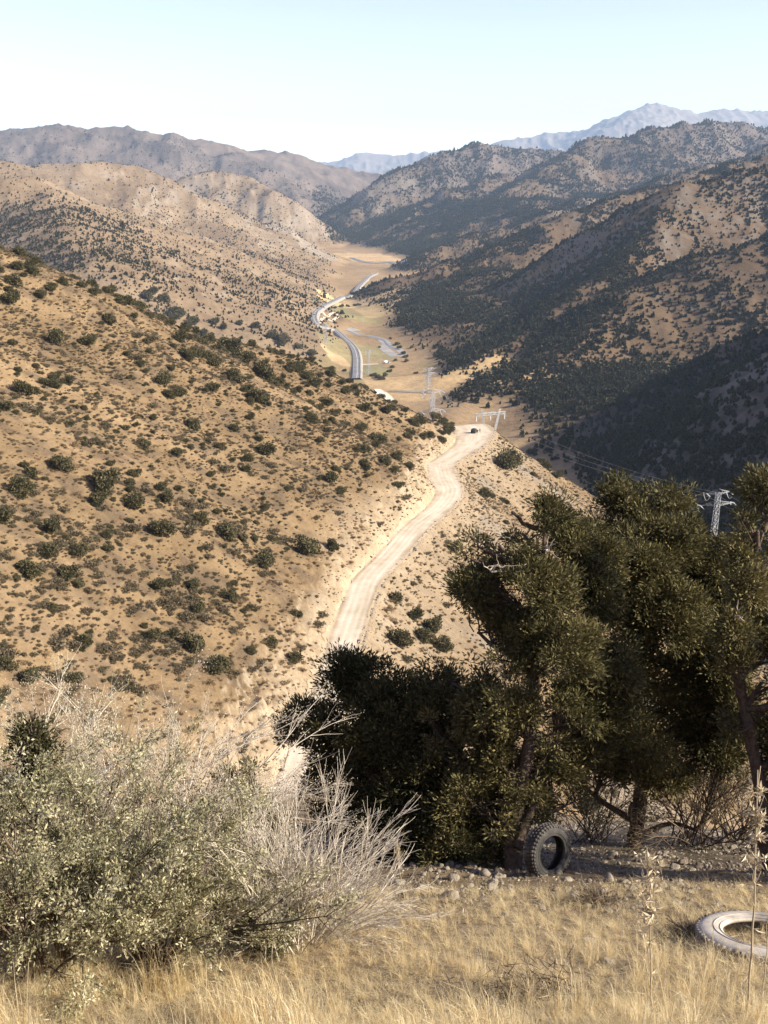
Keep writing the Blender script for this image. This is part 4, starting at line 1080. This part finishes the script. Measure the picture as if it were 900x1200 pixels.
# --------------------------------------------------------------- tall dry stalks near the camera
M_STALK = leafy('dry_stalk', [(0, (.30, .23, .14)), (.5, (.50, .41, .27)), (1, (.70, .61, .45))], .2)
def stalk(name, label, px, py, tops, h, seed, heads, r=.006, group=None):
    rng = R(seed); g_ = hit1(px, py); top = P(tops[0], tops[1], np.array(g_[1]*cP-g_[2]*sP))-g_
    root = thing(name, label, 'weed', g_, group=group); mb = MB()
    t = np.linspace(0, 1, 12)[:, None]; c = top*t+np.cumsum(rng.normal(size=(12, 3))*.007, 0)*[1, 1, .2]; c[0] = (0, 0, -.03)
    mb.tube(c, np.linspace(r, r*.45, 12), 6, .4); Ht = np.linalg.norm(top)
    if heads == 'thistle':
        for i in range(7):
            a = c[rng.randint(5, 11)]; e = a+np.array([rng.uniform(-.09, .09), rng.uniform(-.06, .06), rng.uniform(.07, .2)])
            mb.tube(np.stack([a, (a+e)/2+[0, 0, -.015], e]), [r*.5, r*.4, r*.3], 4, .5)
    mb.build('stem', M_STALK, root)
    if heads == 'thistle':
        pos = []; dirs = []; LL = []; WW = []
        for i in range(34):
            tt = rng.uniform(.55, 1.0)**.8; p_ = c[min(11, int(tt*11))]+rng.normal(size=3)*[.035, .03, .02]
            for q in range(rng.randint(4, 8)):
                pos.append(p_); dirs.append(unit(rng.normal(size=3)*[1, 1, .7]+[0, 0, .45])); LL.append(rng.uniform(.035, .085)); WW.append(rng.uniform(.008, .02))
        for i in range(26):
            p_ = c[rng.randint(1, 8)]; pos.append(p_); dirs.append(unit(rng.normal(size=3)*[1, 1, .4]-[0, 0, .1])); LL.append(rng.uniform(.04, .10)); WW.append(.008)
        pos = np.array(pos); V, F, tn = blades(pos, np.array(dirs), np.array(LL), np.array(WW), rng, np.clip(.55+.25*rng.normal(size=len(pos)), 0, 1), .25)
        link('seed_head', mesh('seed_head', V, F, [M_STALK], False, {'tone': tn}), root)
    elif heads == 'plume':
        n = 420; tt = rng.uniform(.62, 1.0, n); p_ = np.stack([np.interp(tt, np.linspace(0, 1, 12), c[:, k]) for k in range(3)], 1)
        wd = .028*np.sin(np.pi*np.clip((tt-.6)/.42, 0, 1))**.7
        p_ += rng.normal(size=(n, 3))*wd[:, None]*.5
        V, F, tn = blades(p_, unit(rng.normal(size=(n, 3))*.35+[0, 0, 1]), .05, .006, rng, np.clip(.5+.2*rng.normal(size=n), 0, 1))
        link('plume', mesh('plume', V, F, [M_STALK], False, {'tone': tn}), root)
    return root
stalk('thistle_stalk', 'tall dry thistle stalk with curled leaves in front of the flat tyre, left one', 768, 1196, (760, 985), 0, 81, 'thistle')
stalk('thistle_stalk', 'tallest dry thistle stalk rising across the flat tyre at the right edge', 874, 1196, (886, 905), 0, 82, 'thistle', .008)
stalk('grass_stalk', 'thin bare dry stem leaning right beside the tallest thistle stalk', 886, 1198, (899, 1040), 0, 83, None, .0045)
stalk('plume_grass', 'single tan plume grass stalk standing against the dark tree shade', 476, 1062, (473, 985), 0, 84, 'plume', .005)
stalk('grass_stalk', 'short dry stalk right of the plume grass stalk', 504, 1052, (504, 1015), 0, 85, None, .004)
stalk('grass_stalk', 'slanting short stalk second right of the plume grass', 511, 1052, (518, 1028), 0, 86, None, .003)
stalk('grass_stalk', 'long pale grass stem arching up in the grass below the dead thicket', 228, 1150, (240, 1080), 0, 87, None, .003)

# loose rock along the cut bank and the outer edge of the dirt road
rng = R(65)
n = 5200
yy_ = rng.uniform(105, 430, n); sd = rng.rand(n) < .6
pp2 = np.where(sd, -RHW(yy_)-rng.gamma(1.3, 1.6, n)+.5, RHW(yy_)+rng.gamma(1.2, 1.1, n)-.2)
xx_ = RX(yy_)+pp2
ok = rng.rand(n) < np.where(sd, .25+.75*sstep(.0, .5, vnoise(yy_*.05, yy_*0, 58)), .6)
xx_, yy_ = xx_[ok], yy_[ok]; n = len(xx_); sz = .12+rng.gamma(1.5, .16, n)
scatter('roadside_rubble', np.stack([xx_, yy_, H(xx_, yy_)+sz*.1], 1), rng.uniform(0, 6.28, n), sz, rng.choice([0, 1, 3, 0, 2], n), ROCKS)
# --------------------------------------------------------------- power line
def ground_at(x, y): return float(H(np.array([x]), np.array([y]))[0])
def lattice(mb, z0, z1, w0, w1, n, r, cx=0.0, cy=0.0):
    """square tapering lattice mast"""
    zs = np.linspace(z0, z1, n+1)
    for i in range(n):
        a, b = zs[i], zs[i+1]; wa = w0+(w1-w0)*(a-z0)/(z1-z0); wb = w0+(w1-w0)*(b-z0)/(z1-z0)
        ca = [np.array([cx+sx*wa/2, cy+sy*wa/2, a]) for sx, sy in ((-1, -1), (1, -1), (1, 1), (-1, 1))]
        cb = [np.array([cx+sx*wb/2, cy+sy*wb/2, b]) for sx, sy in ((-1, -1), (1, -1), (1, 1), (-1, 1))]
        for q in range(4):
            mb.bar(ca[q], cb[q], r*1.4); q2 = (q+1) % 4
            mb.bar(ca[q], cb[q2], r*.8); mb.bar(ca[q2], cb[q], r*.8); mb.bar(cb[q], cb[q2], r*.8)
def truss(mb, a, b, h, r, n=6, depth=1.0):
    a, b = np.array(a, float), np.array(b, float); t = np.linspace(0, 1, n+1)[:, None]
    up = np.array([0, 0, 1.]); sd = np.cross(unit(b-a), up)
    hs = np.full(n+1, h)
    lo = [[a+(b-a)*t[i]+sd*s*depth/2 for i in range(n+1)] for s in (-1, 1)]
    hi = [[p_+up*hs[i] for i, p_ in enumerate(l)] for l in lo]
    for l, k in zip(lo, hi):
        mb.bar(l[0], l[-1], r); mb.bar(k[0], k[-1], r)
        for i in range(n):
            mb.bar(l[i], k[i+1] if i % 2 else k[i], r*.7); mb.bar(k[i], l[i+1], r*.7)
    for i in range(n+1):
        mb.bar(lo[0][i], lo[1][i], r*.7); mb.bar(hi[0][i], hi[1][i], r*.7)
M_INS = simple('glass_insulator', (.62, .66, .66), (.8, .84, .84), 3, .3, spec=.5)
M_RED = simple('red_paint', (.45, .05, .03), (.55, .08, .05), 3, .6)
M_WHITE = simple('white_paint', (.72, .72, .7), (.82, .82, .8), 3, .6)
M_CABLE = simple('aluminium_cable', (.34, .35, .36), (.46, .47, .48), .5, .5, metal=.3, spec=.4)

def strain_tower(label, x, y, rz, h, arm, r=.07, wb=5.0, arms=((.0, 1.0), (-.30, 1.25)), group='lattice power pylons'):
    z = ground_at(x, y); root = thing('power_pylon', label, 'pylon', (x, y, z), (0, 0, rz), group)
    mb = MB(); lattice(mb, -1, h*.45, wb, wb*.45, 4, r); lattice(mb, h*.45, h, wb*.45, wb*.36, 7, r)
    mb.build('mast', M_STEEL, root)
    for f, k in arms:
        zc = h+f*h*.55-.6; L_ = arm*k
        for s in (-1, 1):
            am = MB(); tip = np.array([s*L_, 0, zc+.5])
            for q in (-1, 1):
                a = np.array([s*wb*.18, q*wb*.18, zc]); b_ = np.array([s*wb*.18, q*wb*.18, zc+1.7])
                am.bar(a, tip, r); am.bar(b_, tip, r)
                for t in (.25, .5, .75): am.bar(a+(tip-a)*t, b_+(tip-b_)*(t+.12), r*.7)
            am.bar(np.array([s*wb*.18, -wb*.18, zc]), np.array([s*wb*.18, wb*.18, zc]), r)
            am.build('crossarm', M_STEEL, root)
            for q in (-1, 1):            # strain insulators along the line and the jumper loop below
                ib = MB(); e = tip+np.array([0, q*2.4, -.5]); ib.bar(tip, e, .12, n=6)
                for t in np.linspace(.1, .9, 8): c = tip+(e-tip)*t; ib.bar(c-[0, .05, 0], c+[0, .05, 0], .26, n=8)
                ib.build('insulator', M_INS, root)
            jb = MB(); t = np.linspace(-1, 1, 13)
            jb.tube(np.stack([np.full(13, tip[0]), t*2.4, tip[2]-.5-2.3*(1-t*t)], 1), .10, 5)
            jb.build('jumper', M_INS, root)
    return root, z
def V_tower(label, x, y, rz, h, arm, r=.085):
    z = ground_at(x, y); root = thing('power_pylon', label, 'pylon', (x, y, z), (0, 0, rz), 'lattice power pylons')
    zw = h*.55; mb = MB(); lattice(mb, -1, zw, 5.5, 1.5, 7, r)
    mb.build('mast', M_STEEL, root)
    for s in (-1, 1):
        lb = MB(); n = 7; a0 = np.array([s*.4, 0, zw]); a1 = np.array([s*arm*.62, 0, h+1.6])
        for q in (-1, 1):
            for o_ in (-.45, .45): lb.bar(a0+[o_, q*.4, 0], a1+[o_*.6, q*.3, 0], r)
        for i in range(n):
            p0 = a0+(a1-a0)*i/n; p1 = a0+(a1-a0)*(i+1)/n
            lb.bar(p0+[-.45, .4, 0], p1+[.45, .4, 0], r*.7); lb.bar(p0+[.45, -.4, 0], p1+[-.45, -.4, 0], r*.7)
        lb.build('leg', M_STEEL, root)
    am = MB(); truss(am, (-arm, 0, h-.9), (arm, 0, h-.9), 1.1, r*.9, 12, .9); am.build('crossarm', M_STEEL, root)
    for sx in (-.96, 0, .96):
        ib = MB(); a = np.array([sx*arm, 0, h-.9]); ib.bar(a, a-[0, 0, 2.8], .12, n=6)
        for t in np.linspace(.1, .9, 9): c = a-[0, 0, 2.8*t]; ib.bar(c-[0, 0, .05], c+[0, 0, .05], .26, n=8)
        ib.build('insulator', M_INS, root)
    sg = MB(); c = np.array([.9, -.75, zw+1.4]); sg.box(c, (1.3, .06, 1.1)); pl = sg.build('sign', M_WHITE, root, label='white sign with a red panel')
    s2 = MB(); s2.box(c+[.25, -.06, .2], (.7, .04, .6)); s2.build('panel', M_RED, pl)
    return root, z
def at_depth(px, py, d): return P(px, py, np.array(float(d)))
t3 = at_depth(575, 484, 478); g3 = ground_at(t3[0], t3[1])
V_tower('V shaped pylon with a wide crossbar just behind the road turnout', t3[0], t3[1], .35, t3[2]-g3, 7.8, .10)
t2 = at_depth(507, 459, 470); g2_ = ground_at(t2[0], t2[1])
strain_tower('pylon top with hanging loops behind the ridge left of the turnout', t2[0], t2[1], .5, t2[2]-g2_, 5.2, .07, 4.2, ((.0, 1.0), (-.34, 1.1)))
t4 = at_depth(842, 577, 400); g4 = ground_at(t4[0], t4[1])
strain_tower('pylon standing against the dark shaded slope above the trees at right', t4[0], t4[1], .25, t4[2]-g4, 5.2, .06, 4.2, ((.0, 1.0), (-.24, 1.45)))
q1 = hit1(502, 461, t0=600); d1 = q1[1]*cP-q1[2]*sP
strain_tower('distant pale pylon standing on the tan field in the valley', q1[0], q1[1], .6, 29*d1/FPX*1.02, 5.0, .09, 7.5, ((.0, 1.0), (-.36, 1.5)))
for px, py, hp_, lb in ((432, 438, 27, 'faint distant pylon beside the small white truck in the valley'), (382, 404, 24, 'faint distant pylon left of the paved highway in the valley')):
    q1 = hit1(px, py, t0=700); d1 = q1[1]*cP-q1[2]*sP
    strain_tower(lb, q1[0], q1[1], .7, hp_*d1/FPX, 4.0, .08, 4.5, ((.0, 1.0),))

def cable(label, a, b, sag, r=.04):
    t = np.linspace(0, 1, 40)[:, None]; p_ = np.array(a)*(1-t)+np.array(b)*t; p_[:, 2] -= 4*sag*t[:, 0]*(1-t[:, 0])
    mb = MB(); mb.tube(p_, r, 4); V, F = mb.get()
    thing('power_cable', label, 'cable', group='power cables of the line', data=mesh('power_cable', V, F, [M_CABLE]))
def tips(t, rz, arm, dz): return [t+np.array([math.cos(rz)*arm*s, math.sin(rz)*arm*s, dz]) for s in (-1, 0, 1)]
A2, A3, A4 = tips(t2, .5, 5.0, -1.5), tips(t3, .35, 7.5, -3.6), tips(t4, .25, 4.5, -1.4)
end = at_depth(1080, 668, 330); A5 = tips(end, .25, 4.5, 0)
for i, nm in enumerate(('left', 'middle', 'right')):
    cable('thin %s power cable between the looped pylon and the V shaped pylon' % nm, A2[i], A3[i], 3)
    cable('thin %s power cable from the V shaped pylon to the pylon above the trees' % nm, A3[i], A4[i], 4)
    cable('thin %s power cable from the pylon above the trees off to the right' % nm, A4[i], A5[i], 4)

# --------------------------------------------------------------- vehicles and the person
def lathe_wheel(mb, c, R_, w_, n=20):
    mb.tube([np.array(c)-[0, w_/2, 0], np.array(c)+[0, w_/2, 0]], [R_, R_], n)
M_GRNP = simple('dark_green_paint', (.020, .028, .020), (.035, .045, .032), 1.5, .35, spec=.5)
M_CANV = simple('dark_canvas', (.03, .032, .028), (.06, .058, .05), 6, .9)
M_GLASS = simple('window_glass', (.05, .06, .065), (.09, .10, .11), 2, .08, spec=.6)
M_TYRE = simple('tyre_rubber', (.02, .02, .02), (.04, .038, .035), 6, .8)
M_BLUE = simple('blue_paint', (.08, .16, .32), (.12, .22, .40), 2, .5, spec=.4)
jp = hit1(556, 507.5); jr = math.radians(62)
root = thing('jeep', 'small dark off road jeep parked on the wide turnout of the dirt road', 'car', jp+[0, 0, .05], (0, 0, jr))
def prism(poly, w_, mb, y0=0):
    """side outline (x, z) extruded across, slightly narrower at the top"""
    p_ = np.array(poly, float); n = len(p_); zt = p_[:, 1].max(); k = 1-.10*np.clip((p_[:, 1]-1.05)/(zt-1.0+1e-6), 0, 1)
    V = np.concatenate([np.stack([p_[:, 0], -w_/2*k+y0, p_[:, 1]], 1), np.stack([p_[:, 0], w_/2*k+y0, p_[:, 1]], 1)])
    i = np.arange(n); mb.add(V, np.stack([i, (i+1) % n, (i+1) % n+n, i+n], 1))
    c0, c1 = V[:n].mean(0), V[n:].mean(0); m0 = len(V)
    mb.add(np.vstack([V[:n], c0]), np.stack([(i+1) % n, i, np.full(n, n)], 1)); mb.add(np.vstack([V[n:], c1]), np.stack([i, (i+1) % n, np.full(n, n)], 1))
mb = MB(); prism([(-1.95, .5), (-1.95, 1.08), (.55, 1.12), (.62, 1.16), (1.75, 1.08), (1.95, .98), (1.95, .5), (1.62, .5), (1.5, .78), (1.0, .78), (.88, .5), (-.85, .5), (-1.0, .78), (-1.5, .78), (-1.62, .5)], 1.74, mb); mb.build('body', M_GRNP, root)
mb = MB(); prism([(-1.9, 1.08), (-1.82, 1.86), (-1.6, 1.95), (.15, 1.95), (.28, 1.88), (.56, 1.12)], 1.66, mb); cab = mb.build('canvas_top', M_CANV, root)
mb = MB(); prism([(.60, 1.20), (.33, 1.80), (.30, 1.80), (.57, 1.20)], 1.5, mb); mb.build('windscreen', M_GLASS, root)
for s in (-1, 1):
    mb = MB(); mb.box((-.15, s*.80, 1.47), (.62, .06, .46)); mb.build('window', M_GLASS, cab)
    mb = MB(); mb.box((-1.2, s*.80, 1.47), (.8, .06, .42)); mb.build('window', M_GLASS, cab)
    mb = MB(); mb.tube([(1.94, s*.6, .86), (1.99, s*.6, .86)], .10, 12); mb.build('headlight', M_INS, root)
    for x_ in (-1.25, 1.25):
        mb = MB(); lathe_wheel(mb, (x_, s*.74, .38), .38, .22); wh = mb.build('wheel', M_TYRE, root)
        mb = MB(); lathe_wheel(mb, (x_, s*.76, .38), .19, .22); mb.build('hub', M_GRNP, wh)
mb = MB(); mb.box((-1.86, 0, 1.5), (.06, 1.0, .40)); mb.build('rear_window', M_GLASS, root)
mb = MB(); mb.box((2.03, 0, .55), (.12, 1.7, .16)); mb.build('bumper', M_GRNP, root)
mb = MB(); mb.tube([(-2.0, .3, .95), (-2.16, .3, .95)], .36, 18); mb.build('spare_wheel', M_TYRE, root)

def skin_person(name, label, loc, rz, mats):
    V = [(0, 0, .95), (0, 0, 1.18), (0, 0, 1.42), (0, .01, 1.52), (0, .03, 1.64), (0, .02, 1.74), (.09, 0, .90), (.11, .02, .50), (.12, -.01, .08), (.12, .14, .04), (-.09, 0, .90), (-.11, .0, .50), (-.13, -.03, .08), (-.13, .12, .04),
         (.18, 0, 1.40), (.25, .0, 1.14), (.24, .10, .92), (.24, .13, .84), (-.18, 0, 1.40), (-.25, 0, 1.14), (-.24, .08, .91), (-.24, .11, .83)]
    E = [(0, 1), (1, 2), (2, 3), (3, 4), (4, 5), (0, 6), (6, 7), (7, 8), (8, 9), (0, 10), (10, 11), (11, 12), (12, 13), (2, 14), (14, 15), (15, 16), (16, 17), (2, 18), (18, 19), (19, 20), (20, 21)]
    Rd = [.145, .14, .15, .058, .092, .075, .095, .068, .048, .042, .095, .068, .048, .042, .068, .05, .036, .035, .068, .05, .036, .035]
    me = bpy.data.meshes.new(name); me.from_pydata(V, E, [])
    o = thing(name, label, 'person', loc, (0, 0, rz), data=me)
    md = o.modifiers.new('skin', 'SKIN'); o.modifiers.new('smooth', 'SUBSURF').levels = 1
    for i, r in enumerate(Rd): me.skin_vertices[0].data[i].radius = (r, r)
    me.skin_vertices[0].data[0].use_root = True
    dg = bpy.context.evaluated_depsgraph_get(); ev = o.evaluated_get(dg)
    nm = bpy.data.meshes.new_from_object(ev); o.modifiers.clear(); o.data = nm
    nm.materials.clear()
    for m in mats: nm.materials.append(m)
    for p_ in nm.polygons:
        z = p_.center[2]; x = abs(p_.center[0])
        p_.material_index = 2 if (z > 1.52 or (z < .90 and x > .19 and z > .7)) else (0 if z > .93 else (1 if z > .10 else 3))
        p_.use_smooth = True
    hb_ = MB(); hb_.tube([(0, .0, 1.70), (0, -.005, 1.76), (0, 0, 1.80)], [.098, .092, .05], 12); hb_.build('hair', mats[3], o, smooth=True)
    return o
pp_ = hit1(562.3, 507)
skin_person('person', 'person in dark clothes standing on the turnout right of the jeep', pp_+[0, 0, .06], 2.6,
    [simple('grey_jacket', (.16, .14, .13), (.22, .2, .18), 5), simple('dark_trousers', (.03, .03, .04), (.05, .05, .06), 5), simple('skin', (.38, .22, .15), (.45, .28, .2), 5), simple('black_hair', (.012, .01, .01), (.03, .025, .02), 5)])

tq = hit1(452.3, 426.3, t0=600)
root = thing('truck', 'small white and blue truck parked at the end of the valley farm track', 'truck', tq+[0, 0, .5], (0, 0, .25))
mb = MB(); mb.box((-1.2, 0, 1.9), (5.2, 2.3, 2.3)); mb.build('cargo_box', M_WHITE, root)
mb = MB(); prism([(1.6, .6), (1.6, 2.4), (2.7, 2.4), (3.2, 1.6), (3.3, .6)], 2.2, mb); cab = mb.build('cab', M_BLUE, root)
mb = MB(); prism([(2.76, 2.3), (3.2, 1.65), (3.24, 1.65), (2.8, 2.3)], 1.9, mb); mb.build('windscreen', M_GLASS, cab)
mb = MB(); mb.box((0, 0, .65), (6.6, 1.0, .2)); mb.build('chassis', M_TYRE, root)
for s in (-1, 1):
    for x_ in (-2.4, 2.4):
        mb = MB(); lathe_wheel(mb, (x_, s*.95, .5), .5, .3); mb.build('wheel', M_TYRE, root)
# --------------------------------------------------------------- the air
mb = MB(); zlo, zhi = 0, 0
for o in SC.objects:
    if o.type == 'MESH' and o.get('kind') == 'structure':
        zz = np.empty(len(o.data.vertices)*3, np.float32); o.data.vertices.foreach_get('co', zz)
        zlo, zhi = min(zlo, zz[2::3].min()), max(zhi, zz[2::3].max())
mb.box((0, 0, (zlo-1+zhi+8)/2), (33400, 33400, zhi-zlo+9))
vm = bpy.data.materials.new('air'); vm.use_nodes = True
vn = vm.node_tree; vn.nodes.clear()
vo = vn.nodes.new('ShaderNodeOutputMaterial'); vp = vn.nodes.new('ShaderNodeVolumePrincipled')
vp.inputs['Color'].default_value = (.54, .75, 1, 1); vp.inputs['Density'].default_value = 5e-5; vp.inputs['Anisotropy'].default_value = .0
vn.links.new(vp.outputs[0], vo.inputs['Volume'])
mb.build('haze', vm, kind='stuff')
SC.cycles.volume_bounces = 1
